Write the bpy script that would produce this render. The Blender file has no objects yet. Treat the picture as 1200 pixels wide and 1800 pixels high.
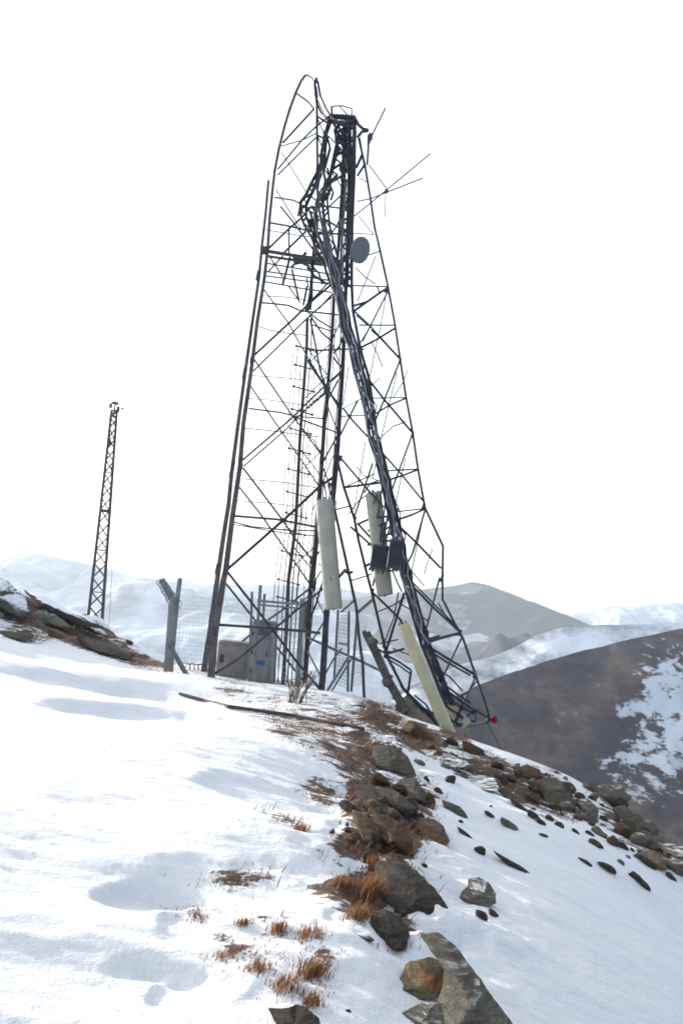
import bpy, bmesh, math, random
import numpy as np
from mathutils import Vector

random.seed(7)
rng = np.random.default_rng(7)
sc = bpy.context.scene
COL = sc.collection

# ------------------------------------------------------------------ camera
FPX = 1400.0
PITCH, ROLL = math.radians(7.5), math.radians(3.0)
Fv = np.array([0, math.cos(PITCH), math.sin(PITCH)])
R0 = np.array([1.0, 0, 0]); U0 = np.array([0, -math.sin(PITCH), math.cos(PITCH)])
Uv = U0 * math.cos(ROLL) - R0 * math.sin(ROLL)
Rv = R0 * math.cos(ROLL) + U0 * math.sin(ROLL)
cam = bpy.data.cameras.new('camera')
cam.sensor_fit = 'VERTICAL'; cam.sensor_height = 24.0
cam.lens = 24.0 * FPX / 1800.0
cam.clip_start = 0.05; cam.clip_end = 12000
camo = bpy.data.objects.new('camera', cam); COL.objects.link(camo)
from mathutils import Matrix
camo.matrix_world = Matrix(((Rv[0], Uv[0], -Fv[0], 0), (Rv[1], Uv[1], -Fv[1], 0), (Rv[2], Uv[2], -Fv[2], 0), (0, 0, 0, 1)))
sc.camera = camo

# ------------------------------------------------------------------ sky, sun, exposure
SUN_EL, SUN_AZ = math.radians(15), math.radians(-50)      # azimuth: 0 = +Y, negative = to the left
W = bpy.data.worlds.new('World'); sc.world = W; W.use_nodes = True
nt = W.node_tree; bg = nt.nodes['Background']
sky = nt.nodes.new('ShaderNodeTexSky'); sky.sky_type = 'NISHITA'; sky.sun_disc = False
sky.sun_elevation = SUN_EL; sky.sun_rotation = SUN_AZ
sky.air_density = 1.0; sky.dust_density = 4.0; sky.ozone_density = 1.0
veil = nt.nodes.new('ShaderNodeMix'); veil.data_type = 'RGBA'
veil.inputs['Factor'].default_value = 0.6                  # share of the added veil mixed over the sky to whiten it
nt.links.new(sky.outputs[0], veil.inputs['A'])
# added veil: bright on the sun's side, dimmed elsewhere to deepen shaded snow
wtc = nt.nodes.new('ShaderNodeTexCoord'); dot = nt.nodes.new('ShaderNodeVectorMath'); dot.operation = 'DOT_PRODUCT'
nt.links.new(wtc.outputs['Generated'], dot.inputs[0])
dot.inputs[1].default_value = (math.sin(SUN_AZ) * math.cos(SUN_EL), math.cos(SUN_AZ) * math.cos(SUN_EL), math.sin(SUN_EL))
glow = nt.nodes.new('ShaderNodeMapRange'); glow.interpolation_type = 'SMOOTHSTEP'
for k_, v_ in (('From Min', -0.55), ('From Max', 0.12), ('To Min', 0.0), ('To Max', 1.0)): glow.inputs[k_].default_value = v_
nt.links.new(dot.outputs['Value'], glow.inputs['Value'])
cloud = nt.nodes.new('ShaderNodeMix'); cloud.data_type = 'RGBA'; nt.links.new(glow.outputs[0], cloud.inputs['Factor'])
cloud.inputs['A'].default_value = (0.85, 1.0, 1.22, 1); cloud.inputs['B'].default_value = (4.0, 4.1, 4.2, 1)
nt.links.new(cloud.outputs['Result'], veil.inputs['B'])
nt.links.new(veil.outputs['Result'], bg.inputs[0]); bg.inputs[1].default_value = 0.13
sun = bpy.data.lights.new('sun', 'SUN'); sun.energy = 2.55; sun.angle = math.radians(0.6); sun.color = (1.0, 0.93, 0.84)
suno = bpy.data.objects.new('sun', sun); COL.objects.link(suno)
sdir = Vector((math.sin(SUN_AZ) * math.cos(SUN_EL), math.cos(SUN_AZ) * math.cos(SUN_EL), math.sin(SUN_EL)))
suno.rotation_euler = sdir.to_track_quat('Z', 'Y').to_euler(); suno.location = sdir * 50
vs = sc.view_settings
vs.view_transform = 'Standard'; vs.look = 'None'; vs.gamma = 1.0; vs.exposure = 1.56
sc.render.engine = 'CYCLES'
cy = sc.cycles
cy.use_denoising = True; cy.max_bounces = 6; cy.diffuse_bounces = 3; cy.glossy_bounces = 2
cy.transmission_bounces = 2; cy.volume_bounces = 1; cy.transparent_max_bounces = 6
cy.pixel_filter_type = 'BLACKMAN_HARRIS'; cy.filter_width = 1.7

# ------------------------------------------------------------------ helpers
def at(px, py, Y):
    d = Fv + Rv * (px - 600) / FPX + Uv * (900 - py) / FPX
    return d * (Y / d[1])

def project(P):
    P = np.asarray(P, float)
    z = P @ Fv
    z = np.where(np.abs(z) < 1e-6, 1e-6, z)
    return 600 + FPX * (P @ Rv) / z, 900 - FPX * (P @ Uv) / z, z

def _h(i, j, k, s):
    n = (i * 374761393 + j * 668265263 + k * 2147483647 + s * 1274126177) & 0xffffffff
    n = ((n ^ (n >> 13)) * 1274126177) & 0xffffffff
    n = n ^ (n >> 16)
    return (n & 0xffff) / 65535.0 * 2 - 1

def vnoise(x, y, z=None, s=0):
    x = np.asarray(x, float); y = np.asarray(y, float)
    z = np.zeros_like(x) if z is None else np.asarray(z, float)
    i, j, k = (np.floor(v).astype(np.int64) for v in (x, y, z))
    fx, fy, fz = x - i, y - j, z - k
    fx, fy, fz = (f * f * f * (f * (f * 6 - 15) + 10) for f in (fx, fy, fz))
    r = 0
    for a in (0, 1):
        for b in (0, 1):
            for c in (0, 1):
                w = (fx if a else 1 - fx) * (fy if b else 1 - fy) * (fz if c else 1 - fz)
                r = r + w * _h(i + a, j + b, k + c, s)
    return r

def fbm(x, y, z=None, s=0, o=4, g=0.5):
    r = 0; a = 1.0; f = 1.0
    for q in range(o):
        r = r + a * vnoise(x * f, y * f, None if z is None else z * f, s + q * 17)
        a *= g; f *= 2.03
    return r

def tag(o, label=None, cat=None, group=None, kind=None):
    if label: o['label'] = label
    if cat: o['category'] = cat
    if group: o['group'] = group
    if kind: o['kind'] = kind
    return o

def thing(name, label, cat, loc, group=None):
    o = bpy.data.objects.new(name, None); COL.objects.link(o)
    o.location = tuple(float(v) for v in loc); o.empty_display_size = 0.2
    return tag(o, label, cat, group)

def obj(name, verts, faces, mat, parent=None, smooth=False, origin=None):
    """one mesh object; verts in world space, stored relative to the parent thing (or to origin)"""
    V = np.asarray(verts, float)
    base = np.array(parent['_o']) if parent is not None and '_o' in parent else None
    if parent is not None:
        p = parent; off = np.zeros(3)
        while p is not None:
            off = off + np.array(p.location); p = p.parent
    else:
        off = np.zeros(3) if origin is None else np.asarray(origin, float)
    me = bpy.data.meshes.new(name)
    me.from_pydata([tuple(v) for v in (V - off)], [], faces)
    me.update()
    if smooth: me.polygons.foreach_set('use_smooth', [True] * len(me.polygons))
    if mat is not None: me.materials.append(mat)
    o = bpy.data.objects.new(name, me); COL.objects.link(o)
    if parent is not None: o.parent = parent
    elif origin is not None: o.location = tuple(float(v) for v in origin)
    return o

class MB:
    def __init__(s): s.v = []; s.f = []
    def add(s, V, F):
        n = len(s.v); s.v += [tuple(float(c) for c in v) for v in V]
        s.f += [tuple(i + n for i in f) for f in F]
        return s
    def sweep(s, pts, prof, ref=(0, 1, 0), cap=True, sc_=None):
        """sweep a closed 2-D profile along a polyline"""
        P = [np.asarray(p, float) for p in pts]; n = len(P); m = len(prof); V = []; F = []
        ref = np.asarray(ref, float)
        for i in range(n):
            t = P[min(i + 1, n - 1)] - P[max(i - 1, 0)]; t = t / (np.linalg.norm(t) + 1e-12)
            a = np.cross(t, ref)
            if np.linalg.norm(a) < 1e-3: a = np.cross(t, (1, 0, 0))
            a = a / np.linalg.norm(a); b = np.cross(t, a)
            k_ = 1.0 if sc_ is None else sc_[i]
            for (u, w) in prof: V.append(P[i] + (a * u + b * w) * k_)
        for i in range(n - 1):
            for k in range(m):
                F.append((i * m + k, i * m + (k + 1) % m, (i + 1) * m + (k + 1) % m, (i + 1) * m + k))
        if cap:
            F.append(tuple(range(m))[::-1]); F.append(tuple((n - 1) * m + k for k in range(m)))
        return s.add(V, F)
    def angle(s, pts, w, ref=(0, 1, 0), flip=1, sc_=None):
        t = w * 0.16; h = w / 2
        pr = [(-h, 0), (h, 0), (h, t), (-h + t, t), (-h + t, w), (-h, w)]
        if flip < 0: pr = [(-a, b) for (a, b) in pr][::-1]
        return s.sweep(pts, pr, ref, sc_=sc_)
    def tube(s, pts, r, n=8, ref=(0, 1, 0)):
        return s.sweep(pts, [(r * math.cos(2 * math.pi * k / n), r * math.sin(2 * math.pi * k / n)) for k in range(n)], ref)
    def bar(s, pts, w, d=None, ref=(0, 1, 0)):
        d = d or w
        return s.sweep(pts, [(-w / 2, -d / 2), (w / 2, -d / 2), (w / 2, d / 2), (-w / 2, d / 2)], ref)
    def box(s, c, ax, ay, az):
        c, ax, ay, az = (np.asarray(q, float) for q in (c, ax, ay, az))
        V = [c + i * ax + j * ay + k * az for k in (-1, 1) for j in (-1, 1) for i in (-1, 1)]
        return s.add(V, [(0, 2, 3, 1), (4, 5, 7, 6), (0, 1, 5, 4), (2, 6, 7, 3), (0, 4, 6, 2), (1, 3, 7, 5)])
    def build(s, name, mat, parent=None, smooth=False, bevel=0, origin=None):
        o = obj(name, s.v, s.f, mat, parent, smooth, origin)
        if bevel:
            m = o.modifiers.new('bevel', 'BEVEL'); m.width = bevel; m.segments = 2; m.limit_method = 'ANGLE'
        return o

# ------------------------------------------------------------------ materials
def mat(name, col, rough=0.6, metal=0.0, noise=0.0, scale=8.0, bump=0.0, col2=None, spec=0.3, rnd=0.0):
    m = bpy.data.materials.new(name); m.use_nodes = True
    N = m.node_tree.nodes; L = m.node_tree.links; b = N['Principled BSDF']
    b.inputs['Roughness'].default_value = rough; b.inputs['Metallic'].default_value = metal
    b.inputs['Specular IOR Level'].default_value = spec
    if noise <= 0:
        b.inputs['Base Color'].default_value = (*col, 1); return m
    tc = N.new('ShaderNodeTexCoord'); nz = N.new('ShaderNodeTexNoise')
    nz.inputs['Scale'].default_value = scale; nz.inputs['Detail'].default_value = 6; nz.inputs['Roughness'].default_value = 0.65
    L.new(tc.outputs['Object'], nz.inputs['Vector'])
    cr = N.new('ShaderNodeValToRGB'); cr.color_ramp.elements[0].position = 0.35; cr.color_ramp.elements[1].position = 0.68
    c2 = col2 or tuple(c * (1 - noise) for c in col)
    cr.color_ramp.elements[0].color = (*c2, 1); cr.color_ramp.elements[1].color = (*col, 1)
    L.new(nz.outputs['Fac'], cr.inputs['Fac'])
    L.new(cr.outputs['Color'], b.inputs['Base Color'])
    if bump > 0:
        bp = N.new('ShaderNodeBump'); bp.inputs['Strength'].default_value = bump; bp.inputs['Distance'].default_value = 0.02
        L.new(nz.outputs['Fac'], bp.inputs['Height']); L.new(bp.outputs['Normal'], b.inputs['Normal'])
    return m

M_STEEL = mat('weathered_dark_steel', (0.085, 0.082, 0.1), 0.5, 0.35, 0.45, 3.0)
M_STEEL_L = mat('galvanised_leg_steel', (0.13, 0.118, 0.13), 0.5, 0.35, 0.55, 2.0)
M_FALL = mat('fallen_section_steel', (0.075, 0.076, 0.102), 0.5, 0.35, 0.45, 3.0)
M_CABLE = mat('black_cable_jacket', (0.045, 0.046, 0.062), 0.5, 0.0, 0.3, 6.0)
M_CABLE_G = mat('grey_cable_jacket', (0.10, 0.108, 0.14), 0.5, 0.0, 0.4, 6.0)
M_CABLE_L = mat('pale_cable_jacket', (0.26, 0.27, 0.31), 0.45, 0.0, 0.4, 6.0)
M_GREY = mat('grey_painted_metal', (0.26, 0.265, 0.275), 0.6, 0.0, 0.35, 3.0, bump=0.1)
M_POST = mat('grey_fence_steel', (0.21, 0.23, 0.245), 0.6, 0.1, 0.4, 4.0)
M_WIRE = mat('fence_wire', (0.36, 0.38, 0.42), 0.5, 0.2, 0.3, 6.0)
M_RADOME = mat('grey_radome', (0.37, 0.36, 0.32), 0.45, 0.0, 0.22, 2.5)
M_RADOME_Y = mat('yellowed_radome', (0.50, 0.465, 0.32), 0.45, 0.0, 0.2, 2.5)
M_DISH = mat('grey_dish', (0.15, 0.165, 0.2), 0.5, 0.0, 0.2, 3.0)
M_RED = mat('red_lamp_glass', (0.24, 0.0, 0.008), 0.5, 0.0, spec=0.1)
M_BOX = mat('pinkish_grey_box', (0.29, 0.26, 0.275), 0.7, 0.0, 0.35, 4.0)
M_BLUE = mat('blue_label', (0.02, 0.09, 0.32), 0.5)
M_DARK = mat('dark_plastic', (0.03, 0.03, 0.035), 0.5)
M_RUST = mat('mud_caked_steel', (0.13, 0.125, 0.115), 0.8, 0.1, 0.55, 7.0, bump=0.4)
M_WOOD = mat('weathered_pole', (0.09, 0.07, 0.065), 0.9, 0.0, 0.5, 7.0)
M_CONC = mat('pale_slab', (0.33, 0.32, 0.24), 0.85, 0.0, 0.5, 5.0)

def grass_mat(name, a, b):
    m = bpy.data.materials.new(name); m.use_nodes = True
    N = m.node_tree.nodes; L = m.node_tree.links; p = N['Principled BSDF']
    oi = N.new('ShaderNodeNewGeometry'); cr = N.new('ShaderNodeValToRGB')
    cr.color_ramp.elements[0].color = (*a, 1); cr.color_ramp.elements[1].color = (*b, 1)
    L.new(oi.outputs['Random Per Island'], cr.inputs['Fac'])
    tr = N.new('ShaderNodeBsdfTranslucent'); mx = N.new('ShaderNodeMixShader'); mx.inputs[0].default_value = 0.45
    L.new(cr.outputs[0], p.inputs['Base Color']); L.new(cr.outputs[0], tr.inputs['Color'])
    p.inputs['Roughness'].default_value = 0.7; p.inputs['Specular IOR Level'].default_value = 0.15
    L.new(p.outputs[0], mx.inputs[1]); L.new(tr.outputs[0], mx.inputs[2])
    L.new(mx.outputs[0], N['Material Output'].inputs['Surface'])
    return m
M_GRASS = grass_mat('dry_grass', (0.10, 0.042, 0.022), (0.40, 0.225, 0.12))
M_GRASS_D = grass_mat('dark_dry_grass', (0.06, 0.033, 0.022), (0.25, 0.155, 0.1))
M_SHRUB = grass_mat('dry_twigs', (0.1, 0.075, 0.075), (0.22, 0.18, 0.17))

def snow_ground_mat():
    m = bpy.data.materials.new('snow_and_bare_soil'); m.use_nodes = True
    N = m.node_tree.nodes; L = m.node_tree.links; p = N['Principled BSDF']
    geo = N.new('ShaderNodeNewGeometry')
    def noise(sc_, det=6, r=0.6, vec=None):
        n = N.new('ShaderNodeTexNoise'); n.inputs['Scale'].default_value = sc_; n.inputs['Detail'].default_value = det
        n.inputs['Roughness'].default_value = r; L.new(vec or geo.outputs['Position'], n.inputs['Vector']); return n
    def math_(op, a, b=None):
        n = N.new('ShaderNodeMath'); n.operation = op; n.inputs[2].default_value = -0.8
        for i, q in enumerate((a, b)):
            if q is None: continue
            if isinstance(q, (int, float)): n.inputs[i].default_value = q
            else: L.new(q, n.inputs[i])
        return n.outputs[0]
    at_ = N.new('ShaderNodeAttribute'); at_.attribute_name = 'bare'
    n1 = noise(2.3, 8, 0.7); n2 = noise(11, 7, 0.75); n3 = noise(60, 3, 0.6)
    # stretched streaks of blown snow over the soil
    mp = N.new('ShaderNodeMapping'); mp.inputs['Scale'].default_value = (1.2, 4.5, 3.0); mp.inputs['Rotation'].default_value = (0, 0, math.radians(-14))
    L.new(geo.outputs['Position'], mp.inputs['Vector']); n4 = noise(1.6, 7, 0.65, mp.outputs[0])
    s = math_('ADD', math_('MULTIPLY', n1.outputs[0], 0.35), math_('ADD', math_('MULTIPLY', n2.outputs[0], 0.3), math_('MULTIPLY', n4.outputs[0], 0.35)))
    d = math_('SUBTRACT', math_('ADD', at_.outputs['Fac'], math_('MULTIPLY_ADD', s, 2.6)), 1.0)
    k = N.new('ShaderNodeMapRange'); k.inputs['From Min'].default_value = -0.02; k.inputs['From Max'].default_value = 0.06
    L.new(d, k.inputs['Value'])
    soil = N.new('ShaderNodeValToRGB')
    e = soil.color_ramp.elements; e[0].position = 0.38; e[0].color = (0.035, 0.024, 0.02, 1); e[1].position = 0.58; e[1].color = (0.15, 0.092, 0.062, 1)
    q = soil.color_ramp.elements.new(0.72); q.color = (0.36, 0.32, 0.33, 1)
    L.new(n2.outputs[0], soil.inputs[0])
    sn = N.new('ShaderNodeValToRGB'); e = sn.color_ramp.elements
    e[0].position = 0.3; e[0].color = (0.765, 0.795, 0.835, 1); e[1].position = 0.7; e[1].color = (0.83, 0.85, 0.875, 1)
    L.new(n4.outputs[0], sn.inputs[0])
    mx = N.new('ShaderNodeMix'); mx.data_type = 'RGBA'
    L.new(k.outputs[0], mx.inputs['Factor']); L.new(sn.outputs[0], mx.inputs['A']); L.new(soil.outputs[0], mx.inputs['B'])
    L.new(mx.outputs['Result'], p.inputs['Base Color'])
    p.inputs['Roughness'].default_value = 0.75; p.inputs['Specular IOR Level'].default_value = 0.2
    h = math_('ADD', math_('MULTIPLY', n2.outputs[0], 0.6), math_('MULTIPLY', n3.outputs[0], 0.25))
    h = math_('ADD', h, math_('MULTIPLY', n4.outputs[0], 1.2))
    bp = N.new('ShaderNodeBump'); bp.inputs['Strength'].default_value = 0.78; bp.inputs['Distance'].default_value = 0.07
    L.new(h, bp.inputs['Height']); L.new(bp.outputs[0], p.inputs['Normal'])
    return m

def rock_mat(name, a, b, c, snow=0.0, lichen=None):
    m = bpy.data.materials.new(name); m.use_nodes = True
    N = m.node_tree.nodes; L = m.node_tree.links; p = N['Principled BSDF']
    geo = N.new('ShaderNodeNewGeometry')
    def noise(s, d=7, r=0.65):
        n = N.new('ShaderNodeTexNoise'); n.inputs['Scale'].default_value = s; n.inputs['Detail'].default_value = d
        n.inputs['Roughness'].default_value = r; L.new(geo.outputs['Position'], n.inputs['Vector']); return n
    n1 = noise(5.5); n2 = noise(60, 5); n3 = noise(3.0, 4)
    smp = N.new('ShaderNodeMapping'); smp.inputs['Rotation'].default_value = (0.2, math.radians(-32), 0.3); smp.inputs['Scale'].default_value = (1.2, 1.5, 9.0)
    L.new(geo.outputs['Position'], smp.inputs['Vector']); L.new(smp.outputs[0], n1.inputs['Vector']); n1.inputs['Scale'].default_value = 5.5
    cr = N.new('ShaderNodeValToRGB'); e = cr.color_ramp.elements
    e[0].position = 0.3; e[0].color = (*a, 1); e[1].position = 0.7; e[1].color = (*c, 1)
    q = e.new(0.52); q.color = (*b, 1)
    ad = N.new('ShaderNodeMath'); ad.operation = 'MULTIPLY_ADD'; ad.inputs[1].default_value = 0.35; L.new(n2.outputs[0], ad.inputs[0])
    sb = N.new('ShaderNodeMath'); sb.operation = 'MULTIPLY'; sb.inputs[1].default_value = 0.65; L.new(n1.outputs[0], sb.inputs[0]); L.new(sb.outputs[0], ad.inputs[2])
    L.new(ad.outputs[0], cr.inputs[0])
    col = cr.outputs[0]
    if lichen:
        k = N.new('ShaderNodeMapRange'); k.inputs['From Min'].default_value = 0.54; k.inputs['From Max'].default_value = 0.66; L.new(n3.outputs[0], k.inputs['Value'])
        mx = N.new('ShaderNodeMix'); mx.data_type = 'RGBA'; L.new(k.outputs[0], mx.inputs['Factor']); L.new(col, mx.inputs['A']); mx.inputs['B'].default_value = (*lichen, 1)
        col = mx.outputs['Result']
    if snow > 0:
        sx = N.new('ShaderNodeSeparateXYZ'); L.new(geo.outputs['Normal'], sx.inputs[0])
        a1 = N.new('ShaderNodeMath'); a1.operation = 'MULTIPLY_ADD'; a1.inputs[1].default_value = 0.6; L.new(n1.outputs[0], a1.inputs[0]); L.new(sx.outputs['Z'], a1.inputs[2])
        k = N.new('ShaderNodeMapRange'); k.inputs['From Min'].default_value = 1.28 - 0.3 * snow; k.inputs['From Max'].default_value = 1.42 - 0.3 * snow; L.new(a1.outputs[0], k.inputs['Value'])
        mx = N.new('ShaderNodeMix'); mx.data_type = 'RGBA'; L.new(k.outputs[0], mx.inputs['Factor']); L.new(col, mx.inputs['A']); mx.inputs['B'].default_value = (0.8, 0.83, 0.88, 1)
        col = mx.outputs['Result']
    L.new(col, p.inputs['Base Color'])
    p.inputs['Roughness'].default_value = 0.85; p.inputs['Specular IOR Level'].default_value = 0.2
    bp = N.new('ShaderNodeBump'); bp.inputs['Strength'].default_value = 0.9; bp.inputs['Distance'].default_value = 0.06
    L.new(ad.outputs[0], bp.inputs['Height']); L.new(bp.outputs[0], p.inputs['Normal'])
    return m
M_RK_DARK = rock_mat('dark_brown_rock', (0.018, 0.015, 0.013), (0.05, 0.042, 0.036), (0.12, 0.105, 0.085))
M_RK_GREY = rock_mat('grey_green_rock', (0.04, 0.038, 0.032), (0.125, 0.117, 0.094), (0.25, 0.235, 0.185), snow=0.12)
M_RK_RIB = rock_mat('dark_olive_rock', (0.02, 0.018, 0.015), (0.075, 0.068, 0.054), (0.17, 0.157, 0.12))
M_RK_BROWN = rock_mat('rusty_brown_rock', (0.03, 0.02, 0.014), (0.085, 0.055, 0.035), (0.17, 0.115, 0.075))
M_RK_LICHEN = rock_mat('lichen_rock', (0.05, 0.043, 0.032), (0.14, 0.12, 0.082), (0.24, 0.205, 0.14), lichen=(0.27, 0.13, 0.05))
M_RK_SNOWY = rock_mat('snow_dusted_rock', (0.03, 0.03, 0.03), (0.08, 0.075, 0.07), (0.15, 0.14, 0.125), snow=0.9)

def hill_mat(name, r1, r2, r3, lo, hi, scale, snow=(0.78, 0.82, 0.88), contrast=2.2):
    m = bpy.data.materials.new(name); m.use_nodes = True
    N = m.node_tree.nodes; L = m.node_tree.links; p = N['Principled BSDF']
    geo = N.new('ShaderNodeNewGeometry')
    n1 = N.new('ShaderNodeTexNoise'); n1.inputs['Scale'].default_value = scale; n1.inputs['Detail'].default_value = 10; n1.inputs['Roughness'].default_value = 0.68
    mp = N.new('ShaderNodeMapping'); mp.inputs['Scale'].default_value = (1.0, 0.45, 2.0); mp.inputs['Rotation'].default_value = (0, 0, 0.5)
    L.new(geo.outputs['Position'], mp.inputs['Vector']); L.new(mp.outputs[0], n1.inputs['Vector'])
    n2 = N.new('ShaderNodeTexNoise'); n2.inputs['Scale'].default_value = scale * 0.35; n2.inputs['Detail'].default_value = 8
    L.new(geo.outputs['Position'], n2.inputs['Vector'])
    cr = N.new('ShaderNodeValToRGB'); e = cr.color_ramp.elements
    e[0].position = 0.38; e[0].color = (*r1, 1); e[1].position = 0.64; e[1].color = (*r3, 1); q = e.new(0.5); q.color = (*r2, 1)
    cm = N.new('ShaderNodeMix'); cm.inputs['Factor'].default_value = 0.45; L.new(n2.outputs[0], cm.inputs['A']); L.new(n1.outputs[0], cm.inputs['B']); L.new(cm.outputs['Result'], cr.inputs[0])
    a = N.new('ShaderNodeAttribute'); a.attribute_name = 'snow'
    ad = N.new('ShaderNodeMath'); ad.operation = 'ADD'; L.new(a.outputs['Fac'], ad.inputs[0]); amp_ = N.new('ShaderNodeMath'); amp_.operation = 'MULTIPLY_ADD'; amp_.inputs[1].default_value = contrast; amp_.inputs[2].default_value = 0.5 - contrast / 2; L.new(n1.outputs[0], amp_.inputs[0]); L.new(amp_.outputs[0], ad.inputs[1])
    k = N.new('ShaderNodeMapRange'); k.inputs['From Min'].default_value = lo; k.inputs['From Max'].default_value = hi; L.new(ad.outputs[0], k.inputs['Value'])
    mx = N.new('ShaderNodeMix'); mx.data_type = 'RGBA'; L.new(k.outputs[0], mx.inputs['Factor']); L.new(cr.outputs[0], mx.inputs['A']); mx.inputs['B'].default_value = (*snow, 1)
    hb = N.new('ShaderNodeBump'); hb.inputs['Strength'].default_value = 0.8; hb.inputs['Distance'].default_value = 0.25 / scale; L.new(n1.outputs[0], hb.inputs['Height']); L.new(hb.outputs[0], p.inputs['Normal'])
    L.new(mx.outputs['Result'], p.inputs['Base Color']); p.inputs['Roughness'].default_value = 0.9; p.inputs['Specular IOR Level'].default_value = 0.1
    return m

# ------------------------------------------------------------------ near terrain
CP = [(0,1800,4.55),(300,1800,4.5),(520,1800,4.3),(0,1600,5.5),(300,1600,5.5),(560,1600,5.5),(0,1450,6.7),(300,1450,7.0),(550,1450,7.2),
      (0,1300,9.7),(300,1300,10.4),(500,1300,11.2),(0,1200,15),(150,1200,17),(300,1225,17),(450,1260,14.5),(0,1140,20.5),(150,1160,22),
      (373,1190,21),(358,1181,23.5),(298,1182,22),(497,1206,22.5),(565,1214,21),(535,1200,23.5),(640,1228,21.5),(440,1198,22.5),
      (0,1085,25.5),(0,1028,28),(80,1072,28),(165,1107,28),(230,1140,28),(290,1166,28),
      (640,1400,9.8),(640,1500,7.2),(610,1640,5.2),(660,1320,13.5),(620,1260,17),
      (700,1255,20.5),(800,1315,20),(880,1348,18.8),(1050,1400,16.5),(1200,1510,13),(1200,1615,11),
      (760,1400,11.2),(800,1500,8.4),(900,1500,9.4),(1000,1450,12.2),(1000,1600,8.0),(1200,1800,6.2),(900,1800,4.9),(1050,1700,6.4),(860,1650,5.9),
      (930,1400,14.5),(1100,1480,13.2)]
WP = [(-17.5,60,-2.45),(-14,40,-2.2),(-8,40,-4.2),(-4,34,-4.6),(0,31,-5.2),(-1,27,-2.9),(3.2,27,-6.2),(5.2,22,-6.0),(8.5,18,-8.5),(9,12,-7.5),
      (9.5,7,-7.5),(7,4.5,-5.2),(-25,60,-1.5),(-30,30,2.5),(-22,12,0.3),(-10,4,-1.3),(-8,-6,-1.8),(0,-3,-3.2),(0,0.5,-2.85),(-3,1,-2.8),(4,-2,-3.4),
      (-20,75,-8),(0,55,-20),(15,45,-26),(20,20,-20),(20,5,-17),(-45,60,2),(-45,20,4),(-20,-20,1.5),(10,-15,-6),(-10,75,-17)]
TP = np.array([at(*c) for c in CP] + [np.array(w, float) for w in WP])

def tps_fit(P):
    n = len(P); X = P[:, :2] / 10; d = np.linalg.norm(X[:, None] - X[None], axis=2)
    K = np.where(d > 0, d ** 2 * np.log(d + 1e-12), 0) + np.eye(n) * 0.002
    A = np.zeros((n + 3, n + 3)); A[:n, :n] = K; A[:n, n] = 1; A[:n, n + 1:] = X; A[n, :n] = 1; A[n + 1:, :n] = X.T
    s = np.linalg.solve(A, np.concatenate([P[:, 2], np.zeros(3)]))
    return X, s
TX, TS = tps_fit(TP)

def g_feature(x, y, h, px, py, rx, ry, ang, amp, e=1.5):
    """a hollow (amp < 0) or a drift; e sets how sharp its rim is. Centre found once on the smooth surface"""
    key = (px, py)
    if key not in _FC:
        Ys = np.geomspace(2.2, 30, 500); P = np.array([at(px, py, q) for q in Ys]); d = P[:, 2] - base_height(P[:, 0], P[:, 1]); _FC[key] = P[int(np.argmax(d < 0))]
    c = _FC[key]; a = math.radians(ang)
    X_, H_ = x, h; m_ = np.hypot(x - c[0], y - c[1]) < 2.6 * max(rx, ry); x = x[m_]; y = y[m_]
    if len(x) == 0: return h
    u = ((x - c[0]) * math.cos(a) + (y - c[1]) * math.sin(a)) / rx; v = (-(x - c[0]) * math.sin(a) + (y - c[1]) * math.cos(a)) / ry
    w = 0.12 * fbm(x * 3.0 / max(rx, .3), y * 3.0 / max(rx, .3), s=int(px), o=2)
    h = H_.copy(); h[m_] += amp * np.exp(-np.clip(u * u + v * v + w, 0, 20) ** e)
    return h
_FC = {}

def smooth(a, b, v):
    t = np.clip((v - a) / (b - a), 0, 1); return t * t * (3 - 2 * t)

def base_height(x, y):
    x = np.asarray(x, float); y = np.asarray(y, float); h = np.zeros_like(x); n = len(TX)
    for i0 in range(0, len(x), 20000):
        q = np.stack([x[i0:i0 + 20000], y[i0:i0 + 20000]], 1) / 10
        d = np.linalg.norm(q[:, None] - TX[None], axis=2)
        h[i0:i0 + 20000] = np.where(d > 0, d ** 2 * np.log(d + 1e-12), 0) @ TS[:n] + TS[n] + q @ TS[n + 1:]
    return h

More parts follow.
